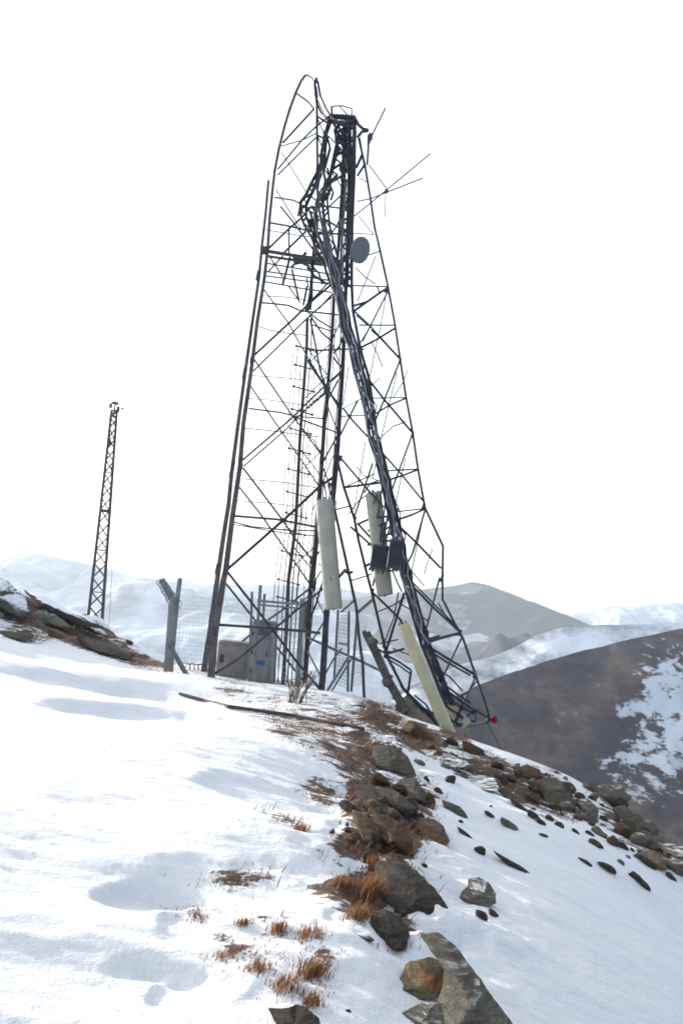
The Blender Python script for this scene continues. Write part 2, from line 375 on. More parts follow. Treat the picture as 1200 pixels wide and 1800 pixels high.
def height(x, y):
    x = np.atleast_1d(np.asarray(x, float)); y = np.atleast_1d(np.asarray(y, float)); sh = x.shape
    x = x.ravel(); y = y.ravel(); h = base_height(x, y)
    r = np.hypot(x, y)
    h = h - np.clip(r - 72, 0, None) ** 1.25 * 0.9
    # drifts and sastrugi: long low ridges running across the wind
    ca, sa = math.cos(math.radians(-16)), math.sin(math.radians(-16))
    u = x * ca + y * sa; v = -x * sa + y * ca
    near = 1 - smooth(30, 60, r)
    h = h + near * (0.05 * fbm(u * 0.35, v * 0.9, s=3, o=3) + 0.012 * fbm(u * 1.1, v * 4.0, s=9, o=3) + 0.003 * fbm(x * 3.1, y * 3.1, s=21, o=3))
    h = h + smooth(23, 26, y) * 0.28 * fbm(x * 0.55, y * 0.55, s=40, o=4)
    # rough, rocky right slope edge and rib
    rib = np.exp(-((x - 0.55 - 0.02 * y) / 0.7) ** 2) * smooth(4, 6, y) * (1 - smooth(18, 20, y))
    h = h + rib * 0.10 * fbm(x * 2.2, y * 2.2, s=55, o=4)
    # fine wind ripples near the viewer
    fine = 1 - smooth(9, 16, r)
    h = h + fine * (0.0075 * fbm(u * 2.2, v * 14.0, s=61, o=4) + 0.010 * np.abs(fbm(u * 0.7 + 3, v * 3.4, s=64, o=3)))
    # wind scoops, hollows and drifts
    for f in [(272,1566,.40,.25,-6,-.11,4),(300,1512,.8,.22,-6,.04,1.5),(440,1540,.75,.40,-8,-.075,3),(500,1478,1.0,.26,-8,.06,1.5),(325,1632,.16,.2,30,-.045,3),
              (480,1390,.75,.5,-12,-.12,3),(400,1365,1.2,.4,-12,.06,1.5),(60,1725,.9,.22,-8,-.025,2.5),(190,1690,.6,.14,-14,.04,1.5),(345,1757,.26,.15,-6,-.035,4),(240,1715,.16,.07,-10,-.035,2),
              (300,1722,.26,.06,-20,-.03,2),(400,1745,.26,.16,10,.035,2),(90,1640,.6,.14,-14,.022,1.5),(80,1560,.9,.2,-10,-.03,2),
              (250,1248,1.5,1.0,-12,-.26,3),(190,1205,2.2,1.1,-12,-.26,3),(330,1215,2.2,.7,-8,-.14,2),(60,1190,1.8,.35,-14,-.12,3),(110,1265,1.4,.25,-14,-.05,2),
              (850,1440,.9,.35,-35,-.10,1.5),(720,1530,.5,.3,-30,.08,1.5),(1060,1740,.9,.16,-38,.05,2),(1000,1640,.8,.12,-38,.03,2),(620,1690,.35,.2,-20,.05,2)]:
        h = g_feature(x, y, h, *f)
    return h.reshape(sh)

ANG = np.concatenate([np.linspace(-180, -42, 60, endpoint=False), np.linspace(-42, 42, 620, endpoint=False), np.linspace(42, 180, 60, endpoint=False)])
RAD = np.concatenate([[0.3, 0.7, 1.2, 1.7], np.geomspace(2.1, 32, 560), np.geomspace(32.4, 150, 60)])
aa, rr = np.meshgrid(np.radians(ANG), RAD)
gx, gy = rr * np.sin(aa), rr * np.cos(aa)
gz = height(gx, gy)
nr, na = gx.shape
GV = np.stack([gx.ravel(), gy.ravel(), gz.ravel()], 1)
idx = np.arange(nr * na).reshape(nr, na)
i0, i1 = idx[:-1, :], idx[1:, :]
quads = np.stack([i0, np.roll(i0, -1, 1), np.roll(i1, -1, 1), i1], -1).reshape(-1, 4)
me = bpy.data.meshes.new('snowy_ground')
cv = len(GV)
GV2 = np.vstack([GV, [[0, 0, float(height(0, 0)[0])]]])
me.from_pydata(GV2.tolist(), [], quads[:, ::-1].tolist() + [(cv, int(idx[0, (k + 1) % na]), int(idx[0, k])) for k in range(na)][::1])
me.update(); me.polygons.foreach_set('use_smooth', [True] * len(me.polygons))

# bare, windswept soil: where the photo's slope shows it
BARE = [  # px, py, rx, ry, angle, strength
    (560,1300,150,40,24,0.50),(640,1330,70,60,40,0.64),(600,1270,150,30,14,0.48),(520,1235,190,22,6,0.42),(660,1260,60,30,20,0.68),
    (650,1400,50,60,60,0.74),(640,1480,38,70,75,0.7),(615,1560,26,60,80,0.72),(640,1590,30,50,80,0.66),(740,1300,60,30,20,0.72),
    (560,1390,60,25,30,0.5),(500,1445,70,16,24,0.44),(430,1545,85,28,0,0.50),(500,1640,70,40,30,0.44),(440,1680,90,24,28,0.46),(560,1690,40,40,40,0.45),
    (60,1065,120,26,22,0.75),(190,1135,110,14,22,0.72),(40,1115,60,16,10,0.6),(260,1160,60,8,20,0.6),(120,1090,60,14,28,0.55),
    (700,1410,50,60,60,0.6),(860,1340,70,18,22,0.62),(960,1375,70,24,24,0.6),(1100,1420,70,40,35,0.6),(1160,1490,50,40,40,0.6),
    (800,1280,40,30,40,0.75),(120,1078,120,12,28,0.85),(150,1128,130,14,20,0.85),(40,1065,90,36,30,0.85),(90,1100,80,16,28,0.7),(930,1390,110,34,28,0.62),(1120,1450,80,46,40,0.66),(860,1360,90,22,24,0.66),(720,1480,36,60,40,0.6),(660,1560,50,80,70,0.62),(690,1440,60,90,50,0.72),(700,1480,40,50,50,0.75),(700,1560,60,50,20,0.5),(430,1200,140,12,4,0.38),(560,1225,90,14,6,0.42),(700,1630,30,40,60,0.6),(420,1215,60,10,6,0.45)]
def bare_at(px, py):
    b = np.zeros_like(px)
    for (cx, cyy, rx, ry, an, s) in BARE:
        a = math.radians(an); u = ((px - cx) * math.cos(a) + (py - cyy) * math.sin(a)) / rx; v = (-(px - cx) * math.sin(a) + (py - cyy) * math.cos(a)) / ry
        b = np.maximum(b, (s + 0.06) * np.exp(-(u * u + v * v) ** 1.2 * 0.6))
    return b
ppx, ppy, ppz = project(GV2)
bare = np.where(ppz > 0.5, bare_at(ppx, ppy), 0) * (np.hypot(GV2[:, 0], GV2[:, 1]) < 45)
a_ = me.attributes.new('bare', 'FLOAT', 'POINT'); a_.data.foreach_set('value', bare.astype(np.float32))
me.materials.append(snow_ground_mat())
go = bpy.data.objects.new('snowy_ground', me); COL.objects.link(go); go['kind'] = 'structure'

def hit(px, py, lo=2.2, hi=45.0):
    """where the line of sight through a pixel meets the near ground"""
    Ys = np.geomspace(lo, hi, 700); P = np.array([at(px, py, y) for y in Ys])
    d = P[:, 2] - height(P[:, 0], P[:, 1])
    k = np.argmax(d < 0)
    if not (d < 0).any(): k = int(np.argmin(d))
    return P[k]

# ------------------------------------------------------------------ valley floor and hills
def grid_sheet(name, x0, x1, y0, y1, nx, ny, z, amp, m):
    X, Y = np.meshgrid(np.linspace(x0, x1, nx), np.linspace(y0, y1, ny))
    Z = z + amp * fbm(X * 0.01, Y * 0.01, s=77, o=4)
    V = np.stack([X.ravel(), Y.ravel(), Z.ravel()], 1); I = np.arange(nx * ny).reshape(ny, nx)
    F = np.stack([I[:-1, :-1], I[:-1, 1:], I[1:, 1:], I[1:, :-1]], -1).reshape(-1, 4).tolist()
    o = obj(name, V, F, m, smooth=True); o['kind'] = 'structure'
    at2 = o.data.attributes.new('snow', 'FLOAT', 'POINT'); at2.data.foreach_set('value', np.full(len(V), 0.1, np.float32))
    return o
M_VAL = hill_mat('valley_snow_and_scrub', (0.05, 0.05, 0.055), (0.09, 0.08, 0.08), (0.13, 0.11, 0.1), 0.5, 0.62, 0.02)
grid_sheet('valley_floor', -3600, 3600, -280, 3600, 160, 160, -135, 6, M_VAL)

def mountain(name, ridge, L, zfoot, m, amp, rough, snowf, p=1.15, seed=0, Lb=None, nx=320, ny=120, wl=None):
    """ridge: (px, py, Y) left to right; slopes run L metres towards the viewer and Lb behind"""
    R = np.array([at(*q) for q in ridge]); seg = np.r_[0, np.cumsum(np.linalg.norm(np.diff(R, axis=0), axis=1))]
    s = np.linspace(0, seg[-1], nx); C = np.stack([np.interp(s, seg, R[:, k]) for k in range(3)], 1)
    ker = np.ones(5) / 5; Cs = C.copy()
    for k in range(3): Cs[2:-2, k] = np.convolve(C[:, k], ker, 'valid')
    C = Cs
    wl = wl or L * 0.35
    C[:, 2] += rough * fbm(s / wl * 2.5, s * 0 + seed, s=seed, o=5)
    T = np.r_[-np.linspace(1, 0.04, 18) ** 1.4, 0, np.linspace(0.006, 1, ny) ** 1.25]
    Lb = Lb or L * 0.6
    tt, _ = np.meshgrid(T, s, indexing='ij')
    X = np.broadcast_to(C[:, 0], tt.shape).copy(); Y = C[:, 1] - np.where(tt > 0, tt * L, tt * Lb)
    a = np.abs(tt); Z = zfoot + (C[:, 2] - zfoot) * (1 - a) ** p
    wgt = np.minimum(1, a * 6) * (1 - a) ** 0.5
    rid = 1 - 2 * np.abs(fbm(X / wl, Y / wl, s=seed + 5, o=5, g=0.52))
    Z = Z + amp * wgt * (0.6 * fbm(X / wl * 0.8, Y / wl * 0.8, s=seed + 1, o=6) + 0.4 * rid - 0.2)
    V = np.stack([X.ravel(), Y.ravel(), Z.ravel()], 1); I = np.arange(V.shape[0]).reshape(tt.shape)
    F = np.stack([I[:-1, :-1], I[1:, :-1], I[1:, 1:], I[:-1, 1:]], -1).reshape(-1, 4)
    o = obj(name, V, F.tolist(), m, smooth=True); o['kind'] = 'structure'
    px, py, pz = project(V)
    sn = snowf(px, py) if callable(snowf) else np.full(len(V), snowf)
    t = o.data.attributes.new('snow', 'FLOAT', 'POINT'); t.data.foreach_set('value', np.asarray(sn, np.float32))
    return o

def blobs(lst, base=0.0):
    def f(px, py):
        b = np.full_like(px, base)
        for (cx, cyy, rx, ry, an, s) in lst:
            a = math.radians(an); u = ((px - cx) * math.cos(a) + (py - cyy) * math.sin(a)) / rx; v = (-(px - cx) * math.sin(a) + (py - cyy) * math.cos(a)) / ry
            b = b + s * np.exp(-(u * u + v * v))
        return b
    return f

M_H_DARK = hill_mat('dark_heath_hill', (0.012, 0.012, 0.022), (0.05, 0.038, 0.049), (0.16, 0.108, 0.088), 0.95, 1.25, 0.14, snow=(0.55, 0.61, 0.69), contrast=4.2)
M_H_MID = hill_mat('patchy_snow_hill', (0.05, 0.055, 0.06), (0.08, 0.085, 0.09), (0.12, 0.12, 0.12), 0.35, 0.95, 0.028, snow=(0.66, 0.72, 0.8))
M_H_SPUR = hill_mat('bare_rock_spur', (0.03, 0.035, 0.045), (0.06, 0.065, 0.08), (0.1, 0.1, 0.11), 0.8, 1.1, 0.03)
M_H_PEAK = hill_mat('bare_blue_peak', (0.05, 0.06, 0.07), (0.08, 0.09, 0.1), (0.12, 0.13, 0.13), 0.6, 1.05, 0.012, snow=(0.6, 0.66, 0.73))
M_H_SNOW = hill_mat('snow_range', (0.12, 0.135, 0.15), (0.16, 0.175, 0.19), (0.2, 0.21, 0.22), 0.1, 0.85, 0.012, snow=(0.54, 0.61, 0.69))

mountain('dark_hill', [(560,1390,300),(700,1285,305),(790,1232,310),(830,1207,320),(900,1180,330),(1000,1152,345),(1100,1127,360),(1200,1106,375),(1320,1085,390),(1500,1090,400),(1750,1180,400)],
         215, -135, M_H_DARK, 24, 0.7, blobs([(1190,1230,70,110,15,0.75),(1150,1190,40,40,60,0.6),(1118,1245,22,50,75,0.55),(1170,1310,55,70,65,0.6),(1080,1335,12,48,80,0.75),(1120,1385,70,20,12,0.8),(1290,1250,80,120,0,0.7),(1165,1370,60,40,10,0.3)], -0.24), p=1.2, seed=11)
mountain('snowy_hill', [(600,1290,640),(720,1212,650),(800,1172,670),(860,1156,690),(900,1140,700),(940,1119,715),(990,1103,725),(1040,1099,740),(1120,1097,760),(1200,1095,780),(1350,1085,800),(1600,1100,800)],
         300, -135, M_H_MID, 14, 0.6, blobs([(1050,1125,200,30,-8,0.25),(900,1175,120,18,-22,0.15),(1120,1104,120,6,4,-0.3)], 0.1), p=1.05, seed=23)
mountain('rocky_spur', [(700,1215,800),(760,1190,800),(800,1178,800),(830,1160,800),(850,1146,800),(862,1128,800),(870,1115,800),(880,1112,800),(890,1121,800),(905,1120,800),(922,1111,800),(935,1117,800),(960,1145,800),(1010,1190,800)],
         250, -135, M_H_SPUR, 6, 0.4, -0.6, p=1.0, seed=31, nx=200, ny=60)
mountain('far_peak', [(420,1120,1500),(560,1062,1500),(680,1044,1500),(760,1033,1500),(800,1029,1500),(830,1022,1500),(860,1028,1500),(900,1044,1510),(960,1068,1520),(1030,1096,1540),(1150,1150,1560),(1300,1220,1560)],
         650, -135, M_H_PEAK, 55, 1.5, blobs([(800,1090,110,36,-12,0.42),(730,1050,60,30,0,0.5),(840,1130,120,22,0,0.4)], -0.3), p=0.95, seed=41)
mountain('snow_range', [(-700,1010,1700),(-350,1000,1680),(-120,1004,1650),(0,983,1640),(35,973,1640),(62,967,1640),(95,978,1640),(150,990,1640),(215,1006,1650),(290,1022,1650),(350,1027,1660),(430,1027,1660),(520,1030,1670),(600,1036,1680),(700,1050,1700),(820,1090,1720)],
         900, -135, M_H_SNOW, 75, 1.6, blobs([(250,1060,120,14,6,-0.12),(120,1035,100,10,8,-0.10),(380,1075,120,12,4,-0.12),(230,1075,60,9,6,-0.16)], 0.16), p=0.8, seed=53)
mountain('faint_far_range', [(800,1110,2400),(960,1085,2400),(1060,1068,2400),(1130,1062,2400),(1230,1058,2400),(1400,1080,2400),(1700,1090,2400)],
         500, -135, M_H_SNOW, 40, 2.0, 0.25, p=0.9, seed=61, ny=60)

# ------------------------------------------------------------------ rocks
_ico = {}
def ico(sub):
    if sub not in _ico:
        b = bmesh.new(); bmesh.ops.create_icosphere(b, subdivisions=sub, radius=1.0)
        b.verts.ensure_lookup_table()
        _ico[sub] = (np.array([v.co[:] for v in b.verts]), [tuple(v.index for v in f.verts) for f in b.faces]); b.free()
    return _ico[sub]

def rock_shape(seed, dims, ang, sub=4, cuts=9, flat=0.6, yaw=0.0):
    r = np.random.default_rng(seed); V, F = ico(sub); V = V.copy()
    for k in range(cuts):
        n = r.normal(size=3); n /= np.linalg.norm(n); d = r.uniform(flat, flat + 0.3)
        q = V @ n - d; V = V - np.outer(np.clip(q, 0, None) * 0.92, n)
    V = V / np.abs(V).max(axis=0)
    o = r.uniform(0, 50, 3)
    nz = fbm(V[:, 0] * 1.6 + o[0], V[:, 1] * 1.6 + o[1], V[:, 2] * 1.6 + o[2], s=seed, o=3)
    nz2 = fbm(V[:, 0] * 6 + o[0], V[:, 1] * 6, V[:, 2] * 6, s=seed + 3, o=3)
    V = V * (1 + 0.10 * nz + 0.035 * nz2)[:, None] * np.asarray(dims)
    cyw, syw = math.cos(yaw), math.sin(yaw)
    V = V @ np.array([[cyw, syw, 0], [-syw, cyw, 0], [0, 0, 1]])
    a = -math.radians(ang); ca, sa = math.cos(a), math.sin(a)      # image-clockwise tilt about the view axis (+Y)
    V = V @ np.array([[ca, 0, sa], [0, 1, 0], [-sa, 0, ca]])
    return V, F

def rock(px, py, w, h, ang, m, label, seed, depth=0.8, group=None, sub=4, cuts=9, name='rock', flat=0.6, cat='rock'):
    g = hit(px, py + 0.18 * h); c = at(px, py, g[1]); k = g[1] / FPX
    a, cc = w * k / 2, h * k / 2
    V, F = rock_shape(seed, (a, max(a * depth, cc * 0.7), cc), ang, sub, cuts, flat)
    o = obj(name, V + c, F, m, smooth=True, origin=c)
    e = o.modifiers.new('edge', 'EDGE_SPLIT') if False else None
    return tag(o, label, cat, group)

def rock_poly(poly, m, label, seed, depth=0.7, group=None, name='boulder', cat='boulder', sub=5, tilt=0.6):
    """boulder with a given front outline, a real depth and hewn faces, lying on the ground"""
    q = np.array(poly, float); c2 = q.mean(0) * 0.5 + (q.max(0) + q.min(0)) * 0.25
    w, h = q.max(0) - q.min(0)
    g = hit(c2[0], min(c2[1] + 0.22 * h, 1830)); Yc = g[1]; k = Yc / FPX
    Yt, Yb_ = hit(c2[0], q[:, 1].min())[1], hit(c2[0], min(q[:, 1].max(), 1840))[1]
    Yt = min(Yt, Yc + 0.8 * max(w, h) * k); slope = (Yb_ - Yt) / max(h, 1) * tilt
    an = np.linspace(-math.pi, math.pi, 181); rad = []
    for a in an:
        d = np.array([math.cos(a), math.sin(a)]); best = 1.0
        for i in range(len(q)):
            p0, p1 = q[i] - c2, q[(i + 1) % len(q)] - c2; e = p1 - p0; den = d[0] * e[1] - d[1] * e[0]
            if abs(den) < 1e-9: continue
            t = (p0[0] * e[1] - p0[1] * e[0]) / den; u = (p0[0] * d[1] - p0[1] * d[0]) / den
            if t > 0 and -1e-6 <= u <= 1 + 1e-6: best = max(best, t)
        rad.append(best)
    V, F = ico(sub); V = V.copy(); r = np.random.default_rng(seed)
    for _ in range(14):      # hewn faces: mostly towards and away from the viewer, so the outline stays
        n = r.normal(size=3) * (0.75, 1.0, 0.75); n /= np.linalg.norm(n)
        if abs(n[1]) < 0.3: n[1] = 0.5 * (1 if r.random() < .7 else -1) * -1; n /= np.linalg.norm(n)
        V -= np.outer(np.clip(V @ n - r.uniform(0.55, 0.88), 0, None), n)
    o = r.uniform(0, 50, 3)
    V *= (1 + 0.07 * fbm(V[:, 0] * 1.8 + o[0], V[:, 1] * 1.8 + o[1], V[:, 2] * 1.8 + o[2], s=seed, o=3) + 0.03 * fbm(V[:, 0] * 7 + o[0], V[:, 1] * 7, V[:, 2] * 7, s=seed + 3, o=3))[:, None]
    ph = np.arctan2(-V[:, 2], V[:, 0]); rho = np.hypot(V[:, 0], V[:, 2]); bi = ((ph + math.pi) / (2 * math.pi) * 40).astype(int) % 40
    mx_ = np.array([rho[bi == b].max() for b in range(40)]); bc = (np.arange(-1, 41) + 0.5) / 40 * 2 * math.pi - math.pi
    sc_ = np.interp(ph, bc, np.r_[mx_[-1], mx_, mx_[0]]); V[:, 0] /= sc_; V[:, 2] /= sc_          # fill the outline
    R_ = np.interp(ph, an, rad)
    X = c2[0] + V[:, 0] * R_; Z = c2[1] - V[:, 2] * R_
    Y = Yc + slope * (Z - c2[1]) + V[:, 1] * depth * min(w, h) * k * 0.62
    P = Fv[None] + Rv[None] * ((X - 600) / FPX)[:, None] + Uv[None] * ((900 - Z) / FPX)[:, None]
    # real place: the outline is laid out on the boulder's own upright plane, depth added along +Y
    Yp = Yc + slope * (Z - c2[1]); P = P * (Yp / P[:, 1])[:, None]; P[:, 1] += V[:, 1] * depth * min(w, h) * k * 0.62
    ctr = P.mean(0)
    return tag(obj(name, P, F, m, smooth=True, origin=ctr), label, cat, group)

POLY = {
 1:[(663,1517),(700,1520),(733,1537),(767,1563),(790,1597),(787,1610),(760,1615),(733,1618),(717,1623),(683,1600),(650,1580),(653,1543)],
 2:[(653,1600),(677,1595),(703,1613),(720,1640),(713,1660),(693,1665),(667,1647),(647,1627)],
 3:[(733,1643),(773,1640),(803,1663),(833,1700),(863,1743),(903,1805),(930,1850),(745,1850),(768,1760),(786,1712),(775,1690),(752,1670)],
 4:[(667,1737),(693,1730),(720,1683),(753,1680),(782,1697),(783,1733),(767,1750),(733,1753),(710,1743)],
 5:[(703,1783),(733,1767),(777,1760),(797,1770),(797,1810),(750,1815),(720,1797)],
 6:[(470,1770),(485,1772),(510,1770),(540,1775),(560,1790),(575,1815),(520,1820),(485,1800)],
 7:[(823,1547),(840,1542),(860,1553),(873,1573),(872,1587),(850,1595),(827,1590),(807,1582),(813,1570),(822,1560)],
 11:[(657,1310),(693,1310),(717,1330),(730,1357),(733,1365),(710,1365),(683,1358),(665,1353),(650,1347)],
 12:[(700,1370),(730,1367),(750,1397),(747,1413),(720,1407),(693,1387)],
 13:[(623,1380),(653,1383),(687,1420),(713,1437),(710,1447),(667,1441),(640,1415),(620,1393)],
 14:[(660,1383),(700,1393),(733,1420),(716,1442),(690,1432),(667,1408)],
 15:[(653,1430),(683,1437),(713,1453),(725,1480),(728,1510),(717,1507),(687,1487),(667,1467)],
 16:[(733,1433),(760,1437),(780,1453),(790,1477),(780,1490),(760,1490),(740,1470)],
 17:[(617,1420),(640,1427),(660,1453),(667,1473),(657,1493),(643,1487),(633,1467),(620,1440)],
 19:[(722,1318),(760,1318),(800,1330),(832,1342),(815,1350),(770,1345),(735,1332)],
 20:[(810,1367),(840,1360),(867,1367),(880,1387),(857,1390),(830,1387)],
 24:[(900,1354),(925,1343),(948,1352),(955,1366),(925,1374)],
 25:[(943,1373),(980,1368),(1000,1391),(1007,1410),(987,1423),(957,1410)],
 27:[(1010,1407),(1033,1403),(1053,1423),(1050,1447),(1033,1440)],
 28:[(1027,1390),(1060,1380),(1093,1383),(1110,1403),(1090,1417),(1067,1410),(1040,1403)],
 29:[(1077,1423),(1100,1417),(1130,1443),(1157,1457),(1153,1477),(1120,1473),(1093,1450)],
 30:[(1110,1467),(1133,1460),(1163,1473),(1167,1500),(1140,1497)],
 31:[(1153,1480),(1180,1483),(1215,1491),(1215,1525),(1177,1515)],
 32:[(1118,1500),(1140,1493),(1167,1510),(1174,1532),(1153,1530)],
 36:[(862,1380),(885,1386),(915,1402),(935,1414),(915,1412),(885,1400)],
 37:[(-30,1006),(0,1016),(15,1020),(28,1035),(48,1058),(60,1080),(50,1090),(25,1077),(0,1064),(-30,1055)],
 38:[(50,1078),(85,1070),(100,1080),(127,1103),(115,1108),(85,1098),(60,1092)],
 39:[(28,1033),(65,1043),(110,1069),(155,1085),(188,1108),(150,1100),(105,1084),(70,1066)],
 40:[(-20,1108),(25,1110),(50,1106),(62,1117),(45,1129),(20,1122)],
 41:[(130,1118),(163,1125),(200,1133),(242,1152),(225,1159),(188,1151),(150,1137)],
}
ROCKS = [
 (716,1566,156,96,24,M_RK_DARK,'big dark wedge-shaped boulder, largest on the rocky rib, brown lower face',1,0.9),
 (690,1632,92,66,18,M_RK_DARK,'rounded dark grey boulder tucked directly under the big wedge-shaped boulder',2,0.9),
 (815,1735,250,78,52,M_RK_GREY,'long smooth grey rock slab running down to the bottom edge of the photo',3,0.55),
 (738,1712,118,66,-14,M_RK_LICHEN,'triangular boulder with orange lichen on top, beside the long smooth slab',4,0.8),
 (768,1785,120,46,-4,M_RK_GREY,'low layered rock at the bottom edge below the lichen boulder',5,0.7),
 (520,1788,96,38,22,M_RK_DARK,'flat dark striped stone at the bottom edge below the grass tufts',6,0.8),
 (840,1568,66,54,20,M_RK_GREY,'lone rounded olive-grey boulder perched on the smooth shaded snow',7,0.9),
 (846,1610,26,20,40,M_RK_DARK,'small dark stone just under the lone rounded boulder',8,0.8),
 (866,1606,26,12,35,M_RK_BROWN,'thin reddish stone beside the lone rounded boulder, at its lower right',9,0.7),
 (905,1523,82,15,31,M_RK_DARK,'long thin plank-like dark stone lying alone on the shaded snow',10,0.3),
 (688,1338,84,60,30,M_RK_RIB,'topmost blocky grey boulder of the rib, nearest the fallen mast',11,0.8),
 (722,1385,70,50,38,M_RK_RIB,'olive boulder right of the dark slab in the middle of the rib',12,0.8),
 (668,1408,96,46,33,M_RK_DARK,'nearly black slanting slab in the middle of the rocky rib',13,0.7),
 (704,1420,80,50,36,M_RK_RIB,'grey slanting slab leaning on the nearly black slab',14,0.7),
 (690,1465,84,72,38,M_RK_BROWN,'rust-brown boulder with a dark lower edge, below the nearly black slab',15,0.8),
 (757,1452,68,48,42,M_RK_BROWN,'brown boulder with snow on its back, right of the rust-brown boulder',16,0.8),
 (642,1448,44,78,-22,M_RK_LICHEN,'tan upright slab above the orange grass clump',17,0.6),
 (652,1510,30,40,0,M_RK_BROWN,'small brown block at the foot of the tan upright slab',18,0.8),
 (780,1332,96,26,20,M_RK_GREY,'flat olive slab below the foot of the yellowed antenna panel',19,0.7),
 (845,1374,76,34,20,M_RK_GREY,'broad grey-green slab half buried in the upper shaded snow',20,0.7),
 (800,1424,52,26,35,M_RK_GREY,'small grey-brown slab in the snow right of the rib',21,0.7),
 (894,1450,36,20,35,M_RK_GREY,'small lens-shaped grey stone in the open shaded snow',22,0.7),
 (843,1496,20,22,10,M_RK_DARK,'tiny rounded dark stone at the tip of a snow ridge',23,0.8),
 (938,1368,62,36,24,M_RK_BROWN,'reddish-brown boulder on the skyline of the right slope',24,0.8),
 (994,1392,70,48,26,M_RK_RIB,'dark jumbled boulder in the middle of the skyline rocks',25,0.8),
 (932,1406,30,26,30,M_RK_BROWN,'small purplish-brown stone left of the jumbled boulder',26,0.8),
 (1030,1424,54,44,38,M_RK_GREY,'slanted grey slab right of the jumbled boulder',27,0.7),
 (1062,1392,90,30,14,M_RK_GREY,'long olive slab lying along the skyline at right',28,0.8),
 (1104,1424,72,52,30,M_RK_RIB,'bulky green-grey boulder, upper of the right edge pile',29,0.9),
 (1130,1462,70,50,32,M_RK_RIB,'mossy green-grey boulder in the middle of the right edge pile',30,0.9),
 (1172,1496,74,50,30,M_RK_GREY,'large green-grey boulder cut by the right edge of the photo',31,0.9),
 (1150,1508,54,40,35,M_RK_LICHEN,'low olive boulder at the lower side of the right edge pile',32,0.9),
 (1198,1530,50,36,30,M_RK_GREY,'boulder at the very right edge below the pile',33,0.9),
 (1100,1465,40,30,40,M_RK_BROWN,'orange-tinged dark stone wedged in the right edge pile',34,0.9),
 (960,1395,40,26,30,M_RK_DARK,'dark stone between the reddish-brown and the jumbled boulder',35,0.9),
 (880,1392,70,16,34,M_RK_DARK,'narrow dark slab trailing down from the broad grey-green slab',36,0.5),
 (20,1052,96,58,20,M_RK_SNOWY,'big grey-brown outcrop at the left edge of the photo',37,1.2),
 (68,1092,90,40,28,M_RK_GREY,'sloping grey rock just right of the left edge outcrop',38,1.2),
 (110,1078,110,16,26,M_RK_SNOWY,'long low rock along the left skyline',39,1.0),
 (25,1116,80,20,10,M_RK_DARK,'dark undercut rock below the left edge outcrop',40,1.0),
 (170,1132,104,16,20,M_RK_DARK,'long nearly black rock band on the left snow slope',41,0.9),
 (225,1150,60,12,20,M_RK_DARK,'short dark rock at the lower end of the left rock band',42,0.9),
 (105,1118,60,20,24,M_RK_BROWN,'reddish rock in the middle of the left outcrop',43,0.9),
 (165,1106,54,14,28,M_RK_SNOWY,'small grey rock at the foot of the distant mast',44,0.9),
 (735,1290,70,34,32,M_RK_BROWN,'muddy brown rock under the buried fence post',45,0.9),
 (830,1318,50,24,26,M_RK_BROWN,'muddy brown rock at the foot of the yellowed panel',46,0.9),
 (612,1420,34,24,30,M_RK_DARK,'small dark stone on the left side of the rib',47,0.9),
 (668,1372,40,26,34,M_RK_BROWN,'small brown stone between the topmost boulder and the nearly black slab',48,0.9),
 (1048,1486,24,10,20,M_RK_DARK,None,0,0.7),(1035,1466,20,9,30,M_RK_DARK,None,0,0.7),(1028,1516,28,9,30,M_RK_DARK,None,0,0.7),(1068,1525,38,11,22,M_RK_DARK,None,0,0.7),
 (950,1446,24,11,34,M_RK_DARK,None,0,0.7),(966,1440,18,12,30,M_RK_DARK,None,0,0.7),(1092,1488,26,14,28,M_RK_DARK,None,0,0.8),(1126,1552,44,14,48,M_RK_DARK,None,0,0.7),
 (1178,1542,22,12,40,M_RK_DARK,None,0,0.8),(984,1452,20,12,30,M_RK_DARK,None,0,0.8),(1010,1462,16,9,30,M_RK_DARK,None,0,0.8),(953,1468,18,6,10,M_RK_DARK,None,0,0.8),
 (820,1468,44,7,34,M_RK_DARK,None,0,0.5),(862,1434,30,8,34,M_RK_DARK,None,0,0.6),(745,1522,12,9,20,M_RK_DARK,None,0,0.8),(1140,1520,40,12,40,M_RK_DARK,None,0,0.7),
 (915,1420,60,9,36,M_RK_DARK,None,0,0.5),(938,1436,30,14,40,M_RK_DARK,None,0,0.6),(1005,1418,26,14,30,M_RK_DARK,None,0,0.8),(895,1368,30,10,20,M_RK_DARK,None,0,0.8),
 (770,1390,20,10,36,M_RK_DARK,None,0,0.8),(790,1372,16,22,60,M_RK_DARK,None,0,0.7),(810,1445,10,6,30,M_RK_DARK,None,0,0.8),(862,1418,6,6,0,M_RK_DARK,None,0,0.8),
 (1015,1440,18,10,30,M_RK_BROWN,None,0,0.8),(1060,1440,16,10,30,M_RK_DARK,None,0,0.8),(975,1420,26,16,24,M_RK_BROWN,None,0,0.8),(1040,1450,20,10,30,M_RK_DARK,None,0,0.8),
 (640,1648,34,9,8,M_RK_GREY,None,0,0.7),(612,1778,10,8,30,M_RK_DARK,None,0,0.8),(1110,1540,18,8,40,M_RK_DARK,None,0,0.8),(1090,1515,14,7,30,M_RK_DARK,None,0,0.8),
]
